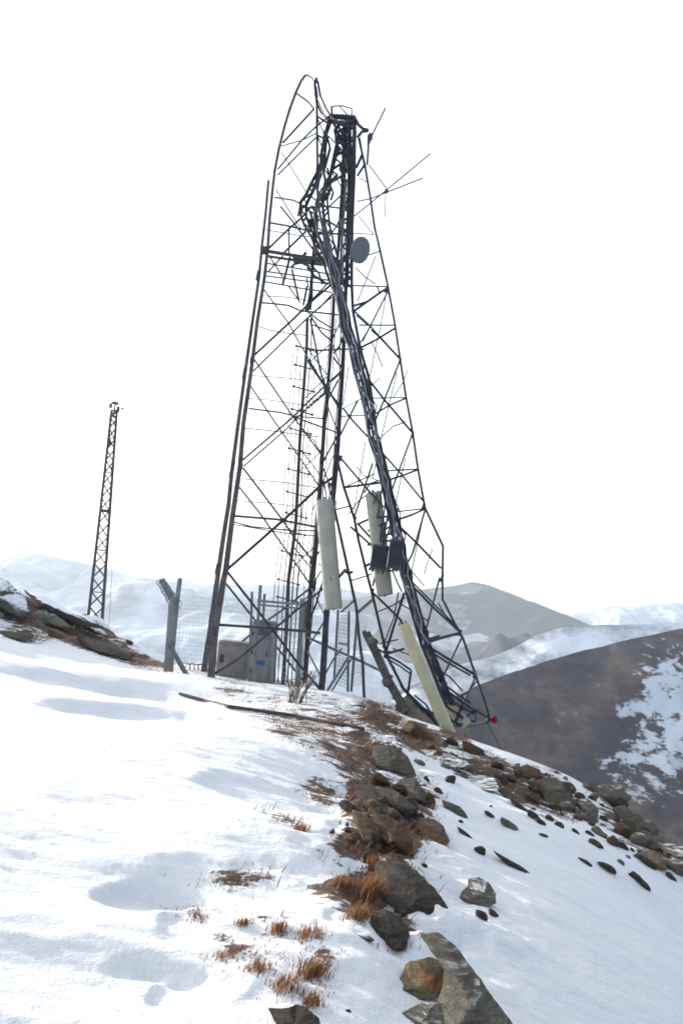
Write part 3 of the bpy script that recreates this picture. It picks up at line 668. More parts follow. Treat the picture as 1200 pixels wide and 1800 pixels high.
for i, (px, py, w, h, an, m, lab, sd, dep) in enumerate(ROCKS):
    if lab and sd in POLY: rock_poly(POLY[sd], m, lab, sd * 13 + 5, min(dep, 0.9), name='rock' if w < 60 else 'boulder', cat='rock' if w < 60 else 'boulder')
    elif lab: rock(px, py, w, h * 0.82, an, m, lab, sd * 13 + 5, dep, cuts=11 if w > 40 else 8, sub=5 if w * h > 4000 else 4, cat='rock' if w < 60 else 'boulder', name='rock' if w < 60 else 'boulder')
    else: rock(px, py, w, h, an, m, 'small dark stone poking through the snow of the slope, under half a metre', 500 + i * 7, dep, 'small stones in the slope snow', sub=3, cuts=7, name='stone', cat='stone')

# loose stones of the blocky rubble, scattered where the photo shows rubble
rk = np.random.default_rng(77)
for (cx, cyy, rx, ry, an, n, smin, smax, lab, grp) in [
    (980,1400,90,36,20,74,9,40,'angular brown-grey stone in the rubble heap on the right skyline','rubble on the right skyline'),
    (1125,1465,62,45,38,50,10,40,'mossy grey stone in the rubble spilling past the right edge','rubble at the right edge'),
    (690,1430,50,95,58,60,9,44,'dark stone wedged among the bigger boulders of the rocky rib','rubble of the rocky rib'),
    (800,1345,80,26,22,32,8,34,'muddy stone in the rubble below the fallen mast section','rubble below the wreck'),
    (110,1100,120,22,24,12,8,22,'flat grey stone in the rocky outcrop on the left ridge','rubble of the left outcrop')]:
    for k in range(n):
        a = math.radians(an); u, v = rk.normal(0, .5) * rx, rk.normal(0, .5) * ry
        px, py = cx + u * math.cos(a) - v * math.sin(a), cyy + u * math.sin(a) + v * math.cos(a)
        w = smin + (smax - smin) * rk.random() ** 2
        g_ = hit(px, py + 0.1 * w)
        if abs(g_[2] - height(g_[0], g_[1])[0]) > 0.12: continue          # no ground behind this spot
        rock(px, py, w, w * rk.uniform(.45, .85), an + rk.normal(0, 18), (M_RK_GREY, M_RK_DARK, M_RK_BROWN, M_RK_GREY)[rk.integers(0, 4)] if lab[0] != 'd' else (M_RK_DARK, M_RK_RIB, M_RK_BROWN)[rk.integers(0, 3)], lab, int(rk.integers(0, 9999)), rk.uniform(.6, 1.0), grp, sub=3, cuts=8, name='stone', flat=0.45, cat='stone')

# ------------------------------------------------------------------ grass
def blades(mb, base, n, hgt, spread, lean=(0.3, 0, 0), wid=0.004, r=rng):
    for _ in range(n):
        dx, dy = r.normal(0, spread, 2); b = np.array([base[0] + dx, base[1] + dy, 0])
        b[2] = base[2] - 0.01
        hh = hgt * r.uniform(0.45, 1.1); a = r.uniform(0, 2 * math.pi); t = r.uniform(0.1, 0.6) * hh
        tip = b + np.array([math.cos(a) * t + lean[0] * hh, math.sin(a) * t + lean[1] * hh, hh])
        mid = b * 0.5 + tip * 0.5 + np.array([-math.cos(a) * t * 0.15, -math.sin(a) * t * 0.15, hh * 0.08])
        s = np.array([math.cos(a + 1.57), math.sin(a + 1.57), 0]) * wid * r.uniform(0.7, 1.3)
        s2 = np.array([wid, 0, 0]) * r.uniform(0.5, 1.0)
        mb.add([b - s - s2, b + s + s2, mid + (s + s2) * 0.7, mid - (s + s2) * 0.7, tip], [(0, 1, 2, 3), (3, 2, 4)])

TUFTS = [
 (527,1448,24,30,'amber grass tuft alone in the snow hollow, left of the rib',0),
 (548,1632,46,34,'bright rust-brown grass tuft, rightmost of the upper foreground row',0),
 (428,1618,22,22,'small orange grass tuft, leftmost of the upper foreground row',0),
 (488,1620,30,34,'yellowish grass tuft in the middle of the upper foreground row',0),
 (545,1690,44,52,'tall brown grass tuft above the purple-brown twig patch',0),
 (455,1690,40,30,'flattened rusty grass tuft in the foreground patch',0),
 (500,1720,46,34,'wind-blown brown grass tuft in the middle of the foreground patch',0),
 (545,1750,34,34,'lowest brown grass tuft, beside the flat striped stone',0),
 (398,1672,40,22,'thin pale-brown grass tuft at the left end of the foreground patch',0),
 (645,1548,34,78,'tall orange-brown grass clump between the tan slab and the big boulder',1),
 (625,1595,38,50,'dark rust grass clump left of the big wedge-shaped boulder',1),
 (655,1506,24,44,'orange grass clump hanging over the tan upright slab',1),
 (602,1540,36,36,'short red-brown grass clump left of the tall clump',0),
 (350,1605,44,18,'sparse grey-brown grass tuft behind the wind scoop',0),
]
for i, (px, py, w, h, lab, dk) in enumerate(TUFTS):
    g = hit(px, py + h * 0.42); k = g[1] / FPX; mb = MB()
    r = np.random.default_rng(100 + i); n = int(60 + w * h / 12)
    for _ in range(5):
        q = g + np.array([r.normal(0, w * k * 0.03), r.normal(0, w * k * 0.03), 0]); q[2] = height(q[0], q[1])[0]
        blades(mb, q, n // 5, h * k * 0.62, w * k * 0.27, (0.28, -0.1, 0), 0.0022, r)
    tag(mb.build('grass_tuft', M_GRASS, origin=g), lab, 'grass tuft', 'dry grass tufts')

mb = MB(); r = np.random.default_rng(5)
gi = np.nonzero((bare > 0.36) & (rr.ravel().tolist() + [0] > np.float64(0)) & (np.append(rr.ravel(), 0) < 26) & (np.append(rr.ravel(), 0) > 3))[0]
GP = GV2[gi]; cell = (np.append(rr.ravel(), 0)[gi]) ** 2
pr = cell * (bare[gi] - 0.3) ** 1.4; pr = pr / pr.sum()
for j in r.choice(len(gi), 4200, p=pr):
    b = GP[j]; cl = fbm(np.array([b[0] * 1.3]), np.array([b[1] * 1.3]), s=90, o=2)[0]
    if cl < -0.15: continue
    blades(mb, b, 7, r.uniform(0.04, 0.13), 0.09, (0.5, -0.15, 0), 0.0028, r)
tag(mb.build('dry_grass', M_GRASS_D), 'short dry brown grass poking through the thin snow of the bare slope', 'grass', kind='stuff')
mb = MB()
for (cx, cyy, rx, ry, n) in [(430,1542,75,22,240),(500,1650,80,40,130),(450,1690,80,30,150),(560,1700,40,34,150),(530,1745,50,26,160),(340,1600,60,10,60),(500,1440,60,10,60)]:
    for _ in range(n):
        g = hit(cx + r.normal(0, rx * 0.5), cyy + r.normal(0, ry * 0.5)); blades(mb, g, 4, r.uniform(0.012, 0.05), 0.018, (0.2, 0, 0), 0.0016, r)
tag(mb.build('stubble', M_GRASS_D), 'fine dark grass stubble pricking through the foreground snow', 'grass', kind='stuff')

# dry shrub in front of the tower
g = hit(516, 1236); sh = thing('dry_shrub', 'leafless greyish shrub in front of the tower feet', 'shrub', g)
for k in range(16):
    a = r.uniform(0, 6.28); t = r.uniform(0.15, 0.6); hh = r.uniform(0.4, 0.75)
    g0 = g; g = g0 + np.array([r.normal(0, .12), r.normal(0, .08), -.02])
    p1 = g + np.array([math.cos(a) * t * 0.4, math.sin(a) * t * 0.3, hh * 0.5]); p2 = g + np.array([math.cos(a) * t, math.sin(a) * t * 0.6, hh])
    mb = MB().tube([g, p1, p2], 0.011, 5)
    for q in range(3):
        f = r.uniform(0.3, 0.8); s = p1 * (1 - f) + p2 * f; mb.tube([s, s + np.array([r.normal(0, .12), r.normal(0, .1), r.uniform(.05, .2)])], 0.006, 4)
    mb.build('branch', M_SHRUB, sh); g = g0

# ------------------------------------------------------------------ standing lattice tower
def Yf(py): return 21.0 + (1190 - py) / 740 * 0.7
def Yb(py): return 23.5 - (1181 - py) / 740 * 0.7
def Ym(py): return 0.5 * (Yf(py) + Yb(py))
FACE = {'f': Yf, 'b': Yb, 'm': Ym}
def pts(pp, face):
    if callable(face): return [at(x, y, face(x, y)) for (x, y) in pp]
    return [at(x, y, FACE[face](y)) for (x, y) in pp]
def wpx(w, Y=21.5): return w * Y / FPX

FL = [(371,1192),(378,1113),(393,1020),(397,1003),(409,907),(422,820),(428,745),(440,663),(445,625),(452,568),(462,507),(465,487),(471,433),(474,383),(480,325),(483,300),(490,263),(500,223),(509,193),(520,163),(529,143),(537,132)]
BLg = [(358,1184),(370,1108),(383,1012),(394,937),(402,887),(407,835),(419,744),(430,662),(435,627),(444,565),(456,483),(460,437),(467,375),(472,317)]
R1 = [(535,1202),(546,1040),(556,937),(562,873),(570,748),(582,610),(585,560),(587,517),(595,430),(603,300),(612,225)]
R2 = [(565,1216),(573,1090),(580,960),(585,880),(590,830),(594,780),(596,740),(599,697),(602,652),(605,580),(608,500),(614,400),(620,310),(624,230)]
R3 = [(497,1210),(503,1111),(507,1020),(520,920),(527,773),(533,693),(539,610),(540,560)]
tw = thing('lattice_tower', 'dark steel lattice tower standing with its wrecked top, above the equipment cabinets', 'tower', at(465, 1195, 22.2))
def member(name, pp, w, face, m, parent, flip=1):
    P = pts(pp, face); Yv = P[0][1]
    return MB().angle(P, wpx(w, Yv), flip=flip).build(name, m, parent)
def taper_leg(name, pp, w0, w1, face, m, parent, flip=1):
    P = pts(pp, face); n = len(P); mb = MB()
    yy = np.array([q[1] for q in pp], float); f = np.clip((yy.max() - yy) / (yy.max() - 330), 0, 1) ** 0.7
    return mb.angle(P, wpx(w0), flip=flip, sc_=(1 - f) + f * w1 / w0).build(name, m, parent)
taper_leg('leg', FL, 13.0, 5.2, 'f', M_STEEL_L, tw)
taper_leg('leg', BLg, 12.0, 5.0, 'b', M_STEEL_L, tw)
taper_leg('leg', R1, 9.5, 6.0, 'b', M_STEEL, tw)
taper_leg('leg', R2, 10.5, 6.5, 'f', M_STEEL, tw, -1)
taper_leg('ladder_rail', R3, 7.5, 5.5, 'm', M_STEEL, tw)
# crumpled hoop of the bent front leg, and the second bent chord
MB().angle(pts([(537,132),(542,133),(548,137),(552,143),(556,156),(558,172)], 'f'), wpx(3.2)).build('bent_leg', M_STEEL_L, tw)
for (pp, w, f) in [
    ([(557,137),(553,150),(557,188),(557,230),(558,288),(556,320),(550,335)], 4.5, 'f'), ([(558,142),(563,170),(573,192),(580,203),(590,212)], 4.5, 'f'), ([(553,165),(563,197),(572,206),(583,209)], 5, 'm'),
    ([(563,290),(560,300),(550,318),(538,343),(528,358),(528,378),(535,397),(547,417),(553,433),(567,458),(578,492),(590,520)], 5, 'f'),
    ([(572,230),(565,270),(563,300),(558,333),(560,367),(567,400),(573,442),(582,475),(590,505),(598,545)], 5, lambda x, y: 20.8),
    ([(583,210),(595,238),(590,263),(583,297),(578,322),(566,345)], 6, 'm'), ([(580,203),(573,233),(567,288),(556,310)], 5.5, 'b'),
    ([(595,238),(607,262),(612,300)], 6, 'm'), ([(600,212),(612,232),(617,250)], 6, 'm'), ([(563,345),(578,323),(603,308),(612,296)], 5, 'm'), ([(555,360),(566,344),(580,340)], 7, 'f'),
    ([(543,385),(556,410),(570,440),(585,470)], 5.5, 'm'), ([(548,363),(556,377),(556,400),(552,430),(549,480),(545,520),(540,548)], 5.5, 'm')]:
    MB().angle(pts(pp, f), wpx(w)).build('bent_leg', M_STEEL, tw)
DIAG = [  # px polyline, width, face
 ([(400,1001),(510,904),(560,857),(590,836)],4.6,'f'),([(399,1004),(450,1069),(480,1108),(522,1164),(563,1212)],4.2,'f'),([(395,1023),(442,1082),(494,1147),(533,1197)],3.8,'b'),
 ([(374,1186),(417,1160),(522,1072),(573,1030)],4.0,'f'),([(368,1176),(472,1089),(494,1074),(550,1030)],3.4,'b'),
 ([(427,822),(495,912),(518,946),(549,985)],3.6,'f'),([(418,853),(455,900),(505,970),(545,1027)],3.2,'b'),
 ([(425,810),(507,740),(567,682),(600,652)],3.5,'f'),([(428,820),(500,757),(550,707),(580,682)],2.8,'b'),
 ([(440,678),(490,752),(525,802),(562,857)],2.8,'b'),([(447,632),(513,730),(530,752),(565,800)],3.0,'f'),
 ([(447,625),(517,560),(540,537),(583,500)],3.2,'f'),([(445,653),(517,582),(547,553),(583,522)],2.4,'b'),
 ([(463,508),(507,568),(527,605),(573,682),(600,725)],2.6,'f'),([(540,633),(573,682),(597,715)],5,'f'),
 ([(472,437),(508,402),(530,383),(548,362)],4.0,'f'),([(498,446),(535,410),(560,384)],3.0,'b'),([(493,363),(517,393),(533,415),(560,452)],3.6,'f'),([(485,333),(515,382),(530,404)],2.2,'b'),
 ([(495,268),(515,300),(538,338)],2.0,'b'),([(522,165),(540,178),(552,192)],3.6,'f'),([(497,252),(552,192)],2.8,'f'),([(488,298),(530,247),(555,223),(580,203)],3.2,'f'),([(488,308),(522,274),(555,242)],3.0,'b'),
 ([(560,373),(568,373),(600,343)],3.0,'m'),([(570,385),(598,402),(612,410)],4.0,'m'),([(575,420),(590,400),(598,385)],2.4,'b'),([(600,330),(590,312),(580,300)],2.4,'b'),
 ([(547,528),(563,512),(583,490)],3.0,'m'),([(560,543),(583,518),(600,505)],3.0,'b'),([(513,473),(525,528)],3.6,'m'),([(507,503),(528,533)],2.6,'m'),([(540,503),(533,537)],3.6,'m'),
 ([(475,453),(497,487)],3.0,'b'),([(497,450),(472,477)],3.0,'b'),([(540,548),(560,563),(588,580)],3.0,'m'),([(545,555),(565,585),(583,600)],3.4,'b'),([(545,560),(555,610),(562,650),(573,682)],3.6,'m'),
 ([(583,670),(602,652)],3.4,'b'),([(585,627),(602,652)],3.0,'b'),([(586,622),(596,610),(603,590)],3.2,'b'),([(548,985),(570,960),(584,935)],3.0,'m'),([(540,1100),(556,1060),(572,1005)],3.4,'m'),([(558,1210),(585,1160),(600,1140)],2.8,'b'),
]
for (pp, w, f) in DIAG: member('diagonal_brace', pp, w, f, M_STEEL, tw, random.choice((1, -1)))
HORI = [
 ([(382,1098),(473,1104),(540,1110),(563,1113)],4.6,'f'),([(412,907),(487,913),(554,926),(583,932)],4.2,'f'),([(405,916),(443,926),(505,932),(556,933)],2.6,'b'),([(405,921),(440,927),(505,938),(556,942)],2.0,'b'),
 ([(437,718),(492,725),(513,730),(530,738),(583,757),(595,762)],3.0,'f'),([(532,733),(570,736)],2.6,'b'),([(425,752),(475,757),(510,762),(560,768)],1.8,'b'),
 ([(450,572),(472,580),(513,587),(540,590)],1.8,'b'),([(457,532),(482,534),(507,537),(530,547),(545,548),(590,553),(606,556)],3.2,'f'),([(539,612),(560,616),(600,614),(640,614)],3.4,'b'),
 ([(476,392),(505,397),(547,407),(598,412),(614,414)],3.6,'f'),([(467,404),(520,413),(560,418)],1.8,'b'),([(482,347),(515,352),(530,359)],3.0,'f'),([(563,362),(607,367),(620,369)],3.2,'f'),([(493,257),(530,247),(555,235)],2.2,'b'),
 ([(545,570),(560,575),(585,583)],2.6,'b'),([(508,402),(508,450)],3.0,'f'),
]
for (pp, w, f) in HORI: member('horizontal_brace', pp, w, f, M_STEEL, tw)
for (px, py, f, w, h) in [(454,484,'b',10,22),(430,655,'b',9,24),(408,825,'b',10,30),(383,1000,'b',12,20),(443,632,'f',10,14),(423,822,'f',9,16),(397,1004,'f',11,18),(548,985,'b',10,16),(551,1030,'b',12,22),(562,858,'b',9,16),(540,540,'m',10,16),(573,683,'f',10,14),(520,735,'m',10,10),(602,652,'f',8,12),(465,440,'f',12,18),(528,370,'m',12,26)]:
    c = at(px, py, FACE[f](py) - 0.05); k = FACE[f](py) / FPX
    MB().box(c, np.array([1, 0, 0.06]) * w * k * 0.36, (0, 0.012, 0), np.array([0.12, 0, 1]) * h * k * 0.45).build('gusset_plate', M_STEEL, tw)
def along(q, y): return float(np.interp(y, [a[1] for a in q][::-1], [a[0] for a in q][::-1]))
def zig(qa, fa, qb, fb, ys, w, name):
    for i in range(len(ys) - 1):
        A, B = ((qa, fa), (qb, fb)) if i % 2 == 0 else ((qb, fb), (qa, fa))
        P = [at(along(A[0], ys[i]), ys[i], FACE[A[1]](ys[i])), at(along(B[0], ys[i + 1]), ys[i + 1], FACE[B[1]](ys[i + 1]))]
        MB().angle(P, wpx(w), flip=random.choice((1, -1))).build(name, M_STEEL, tw)
zig(R2, 'f', R1, 'b', list(np.linspace(1195, 330, 17)), 2.8, 'side_brace')
for (pp, w, f) in [([(414,880),(470,884),(520,890)],1.6,'b'),([(433,700),(480,704),(535,712)],1.5,'b'),([(430,842),(500,848),(560,858)],1.7,'f'),([(440,660),(500,664),(535,668)],1.5,'f'),([(460,520),(500,522),(540,528)],1.6,'b'),
     ([(547,905),(556,880),(566,850),(590,790)],2.0,'b'),([(520,735),(548,712),(574,690)],2.2,'m'),([(530,752),(552,775),(566,800)],2.0,'b'),([(541,612),(560,640),(576,660)],2.2,'m'),([(541,640),(560,622),(582,604)],2.0,'b'),([(536,700),(560,676),(577,660)],1.8,'m'),
     ([(528,790),(548,815),(564,838)],2.0,'m'),([(524,830),(545,812),(568,790)],1.8,'b'),([(515,960),(535,985),(548,1000)],2.2,'m'),([(512,1000),(532,980),(552,962)],2.0,'b'),([(560,990),(575,1010),(580,1030)],2.2,'f'),([(505,1090),(522,1066),(545,1045)],2.4,'m')]:
    member('secondary_brace', pp, w, f, M_STEEL, tw)
for (q, off, y0, y1, w, f) in [(R1,-5,1190,520,1.0,'b'),(R1,5,1190,560,1.2,'b'),(R2,-6,870,420,1.2,'f'),(R2,5,1200,880,1.0,'f'),(R3,7,1200,560,1.4,'m'),(R3,-8,1200,640,1.0,'m'),(R3,28,1060,640,0.8,'m'),(R3,-24,1060,620,0.8,'m')]:
    rk = np.random.default_rng(abs(off) + y0)
    MB().tube(pts([(along(q, y) + off + rk.normal(0, .8), y) for y in np.linspace(y0, y1, 14)], f), wpx(w), 6).build('feeder_cable', M_CABLE, tw)
# climbing ladder with its thin safety rails and rungs
mb = MB()
for off in (-17, 17):
    mb.tube(pts([(497 + off * 0.9, 1200),(507 + off, 1020),(520 + off, 920),(527 + off, 773),(533 + off, 693),(539 + off * 0.9, 610)], 'm'), wpx(0.9), 6)
mb.tube(pts([(520, 1060),(530, 920),(540, 773),(548, 660)], 'm'), wpx(0.9), 6)
for y0 in (1053, 1022, 972, 935, 905, 868, 828, 792, 757, 723, 683, 645, 612):
    xm = np.interp(y0, [q[1] for q in R3][::-1], [q[0] for q in R3][::-1]); mb.bar(pts([(xm - 18, y0 - 4), (xm + 18, y0 + 6)], 'm'), wpx(2.2))
    for s in (-18, 18): mb.box(at(xm + s, y0 + (6 if s > 0 else -4), Ym(y0)), (wpx(2.4), 0, 0), (0, wpx(2), 0), (0, 0, wpx(1.8)))
mb.build('ladder', M_STEEL, tw)
# broken work platform with railings
pl = MB()
pl.box(at(556, 459, Ym(459)), np.array([1, 0, -0.08]) * wpx(45), (0, 0.16, 0), (0, 0, wpx(4.2)))
pl.bar(pts([(472,442),(510,448),(547,454),(600,462)], 'f'), wpx(5)).bar(pts([(468,450),(515,457),(560,464),(605,470)], 'b'), wpx(4))
platform = pl.build('platform', M_STEEL, tw)
for (pp, f) in [([(470,463),(547,476),(590,484)],'f'),([(466,477),(547,488),(585,494)],'f'),([(467,485),(583,500)],'b'),([(465,495),(530,507),(583,514)],'f')]:
    MB().tube(pts(pp, f), wpx(1.5), 6).build('handrail', M_STEEL, tw)
for (pp, w) in [([(510,452),(500,490),(497,500)],4),([(512,470),(518,464),(530,462),(542,468),(548,480)],5),([(540,470),(552,485),(575,500)],5),([(550,470),(560,480),(566,500)],4),([(548,480),(548,520),(545,545)],4.5),([(556,440),(548,470)],6)]:
    MB().angle(pts(pp, 'm'), wpx(w)).build('platform_strut', M_STEEL, tw)
# mangled crown: twisted plates and frames at the top
for (pp, w, f) in [([(583,187),(601,186),(618,191),(618,206)],2.6,'f'),([(583,187),(583,206)],4,'f'),([(597,187),(612,204)],2.4,'f'),([(578,205),(600,206),(625,208)],11,'m'),([(586,214),(604,218),(618,214)],9,'f'),([(623,207),(630,220),(638,227),(648,229)],6,'f'),([(628,242),(636,232),(647,230)],6,'f'),([(612,210),(615,260),(615,312)],8,'m'),([(623,212),(622,260),(621,312)],8,'b'),([(608,262),(600,270),(590,272),(586,282)],5,'m'),([(604,240),(611,255),(610,275)],6,'b'),([(567,233),(580,242),(592,255)],3,'b')]:
    MB().angle(pts(pp, f), wpx(w)).build('twisted_frame', M_FALL, tw)

def lattice(a, b, fa, n, w, name, m, parent):
    """zigzag lacing between two chords given as pixel polylines"""
    def pt(q, t):
        q = np.array(q, float); d = np.r_[0, np.cumsum(np.hypot(*np.diff(q, axis=0).T))]; return (np.interp(t * d[-1], d, q[:, 0]), np.interp(t * d[-1], d, q[:, 1]))
    for i in range(n):
        p0 = pt(a, i / n) if i % 2 == 0 else pt(b, i / n); p1 = pt(b, (i + 1) / n) if i % 2 == 0 else pt(a, (i + 1) / n)
        member(name, [p0, p1], w, fa, m, parent)
CA = [(606,212),(606,300),(602,400),(597,500)]; CB = [(614,210),(614,320),(611,420),(609,505)]; CC = [(624,212),(623,300),(619,400),(618,500)]
for q, w, f in ((CA, 5, 'b'), (CB, 8, 'm'), (CC, 5, 'f')): member('twisted_frame', q, w, f, M_FALL, tw)
lattice(CA, CC, 'm', 26, 3.4, 'lacing_bar', M_FALL, tw)
CD = [(574,232),(570,290),(560,318),(546,345),(538,362),(538,380),(545,400),(560,432),(576,462),(590,498)]; CE = [(566,292),(572,320),(566,350),(570,392),(580,436),(592,480),(600,520)]
member('twisted_frame', CD, 5, 'm', M_FALL, tw); member('twisted_frame', CE, 5.5, 'f', M_STEEL_L, tw); member('twisted_frame', [(x + 9, y + 3) for (x, y) in CE], 4, 'm', M_FALL, tw); lattice(CE, [(x + 9, y + 3) for (x, y) in CE], 'm', 15, 2.8, 'lacing_bar', M_FALL, tw)
lattice([(563,290),(550,318),(538,343),(528,362),(532,392),(547,417),(567,458)], CD[1:9], 'm', 17, 3.2, 'lacing_bar', M_FALL, tw)
lattice(CD[3:], CE[2:], 'm', 14, 3.0, 'lacing_bar', M_STEEL, tw)
lattice([(555,170),(557,230),(562,290)], [(580,205),(572,250),(570,300)], 'f', 7, 2.6, 'lacing_bar', M_STEEL, tw)
lattice([(586,212),(596,240),(588,275),(578,322)], [(608,214),(604,250),(600,290),(590,318)], 'm', 10, 3.6, 'lacing_bar', M_FALL, tw)
for pp, w in (([(584,208),(574,236),(580,262),(572,292),(560,318)],4.5), ([(600,214),(588,232),(594,262),(584,300),(576,326)],5.0), ([(607,225),(598,248),(606,270),(598,300)],4.5), ([(583,330),(570,352),(556,372),(552,395)],5), ([(545,372),(552,398),(566,428),(585,468)],5), ([(590,500),(600,480),(612,470)],4), ([(592,470),(604,492),(616,505)],4.5), ([(585,455),(600,462),(614,452)],6), ([(582,458),(600,470),(616,480)],4)):
    member('twisted_frame', pp, w, 'm', M_FALL, tw)
rk = np.random.default_rng(31)
for k in range(16):      # kinked scraps of bracing caught in the crown and in the crushed waist
    c_ = (rk.uniform(572, 624), rk.uniform(208, 330)) if k < 10 else (rk.uniform(535, 600), rk.uniform(350, 500))
    a_k = rk.uniform(0.7, 2.4); ln = rk.uniform(16, 34); b_k = a_k + rk.normal(0, .6)
    m_k = (c_[0] + math.cos(a_k) * ln * .5, c_[1] + math.sin(a_k) * ln * .5)
    member('torn_brace', [c_, m_k, (m_k[0] + math.cos(b_k) * ln * .5, m_k[1] + math.sin(b_k) * ln * .5)], rk.uniform(2.4, 4.2), rk.choice(['f', 'm', 'b']), M_FALL, tw, rk.choice((1, -1)))
# tower-side feeder cables that drop from the bent crown
for pp, w in (([(563,300),(558,335),(561,370),(568,405),(574,445),(584,485),(596,525),(604,560)],1.7), ([(570,398),(577,440),(588,482),(600,522)],2.2), ([(566,330),(556,352),(552,380),(560,420),(574,462)],1.8), ([(608,320),(604,380),(600,440),(600,500)],2.0)):
    MB().tube(pts(pp, lambda x, y: 20.75), wpx(w), 7).build('feeder_cable', M_CABLE_G, tw)

# ------------------------------------------------------------------ fallen top section, hanging upside down on the right
F_R = [(630,243,21.9),(641,290,21.9),(650,345,21.9),(658,400,21.8),(667,438,21.8),(680,497,21.8),(683,513,21.8),(693,567,21.7),(703,632,21.7),(713,698,21.6),(725,762,21.6),(734,824,21.5),(744,880,21.5),(747,894,21.5),(778,960,21.4),(777,1016,21.4),(777,1053,21.4),(800,1099,21.3),(813,1122,21.3),(828,1166,21.3),(846,1218,21.2),(860,1264,21.2)]
F_L = [(590,780,21.2),(592,806,21.2),(604,856,21.1),(622,910,21.1),(630,950,21.0),(642,999,21.0),(653,1040,20.9),(675,1133,20.8),(678,1150,20.8),(709,1211,20.7),(760,1262,20.6),(776,1288,20.5)]
TRUNK = [(573,430,21.0),(586,480,20.7),(597,525,20.5),(607,575,20.4),(620,613,20.35),(628,652,20.3),(641,697,20.25),(648,730,20.2),(655,774,20.2),(666,806,20.2),(675,844,20.15),(683,880,20.1),(692,920,20.1),(700,960,20.0),(706,992,20.0),(717,1031,20.0),(733,1090,19.95),(746,1133,19.9),(764,1177,19.9),(778,1215,19.9),(790,1240,19.9)]
F_2 = [(617,415,21.3),(618,500,21.2),(620,547,21.1),(627,583,21.0),(633,613,20.9),(640,638,20.8),(648,664,20.7),(656,720,20.6),(664,780,20.6),(680,844,20.5),(690,890,20.4)]
fs = thing('fallen_mast_section', 'snapped top section of the tower, folded over and hanging down to the ground', 'tower wreck', at(760, 1260, 20.6))
def leg3(name, q, w, m, parent, dx=0.0, dy=0.0, flip=1):
    P = [at(x + dx, y, Y + dy) for (x, y, Y) in q]
    return MB().angle(P, wpx(w), flip=flip).build(name, m, parent)
leg3('leg', F_R, 4.4, M_FALL, fs); leg3('leg', F_L, 4.8, M_FALL, fs); leg3('leg', F_2, 5.5, M_FALL, fs)
leg3('leg', TRUNK, 6.5, M_FALL, fs, dx=-5); leg3('leg', TRUNK[2:], 5.5, M_FALL, fs, dx=8, dy=0.15, flip=-1)
TK_L = [at(x - 6, y, Y) for (x, y, Y) in TRUNK]; TK_R = [at(x + 9, y, Y + .12) for (x, y, Y) in TRUNK]; TK_B = [at(x + 2, y, Y + .3) for (x, y, Y) in TRUNK]
def samp(P, t):
    P = np.array(P); d = np.r_[0, np.cumsum(np.linalg.norm(np.diff(P, axis=0), axis=1))]; return np.array([np.interp(t * d[-1], d, P[:, k]) for k in range(3)])
rk = np.random.default_rng(12)
for (CA_, CB_, n_) in ((TK_L, TK_R, 38), (TK_B, TK_R, 22), (TK_L, TK_B, 20)):
    for i in range(n_):
        t0_, t1_ = i / n_, (i + 1 + rk.uniform(-.2, .2)) / n_
        p0, p1 = (samp(CA_, t0_), samp(CB_, min(t1_, 1))) if i % 2 else (samp(CB_, t0_), samp(CA_, min(t1_, 1)))
        MB().angle([p0, (p0 + p1) / 2 + rk.normal(0, .025, 3), p1], wpx(rk.uniform(2.2, 3.8)), flip=rk.choice((1, -1))).build('lacing_bar', M_FALL, fs)
MB().angle(TK_B, wpx(4.5)).build('leg', M_FALL, fs)
for k, (dx, dy, rr_) in enumerate([(-4, -.1, 1.7), (1, -.16, 1.5), (5, -.1, 1.6), (11, .05, 1.1)]):
    rk = np.random.default_rng(k); P = []
    for i, (x, y, Y) in enumerate(TRUNK[:18]):
        P.append(at(x + dx + rk.normal(0, 2.6), y, Y + dy + rk.normal(0, 0.04)))
        if i < 17: P.append(at((x + TRUNK[i + 1][0]) / 2 + dx + rk.normal(0, 3.2), (y + TRUNK[i + 1][1]) / 2, (Y + TRUNK[i + 1][2]) / 2 + dy + rk.normal(0, 0.05)))
    MB().tube(P, wpx(rr_), 7).build('cable', (M_CABLE_L if k in (0, 2) else M_CABLE_G if k == 1 else M_CABLE), fs)
def Yfall(px, py):
    def xi(q): return np.interp(py, [a[1] for a in q], [a[0] for a in q]), np.interp(py, [a[1] for a in q], [a[2] for a in q])
    L_ = [xi(TRUNK), xi(F_R)]
    if py > 770: L_.insert(0, xi(F_L))
    else: L_.insert(0, (np.interp(py, [q[1] for q in R2][::-1], [q[0] for q in R2][::-1]), 21.3))
    L_.sort(); return float(np.interp(px, [a[0] for a in L_], [a[1] for a in L_])) + 0.06
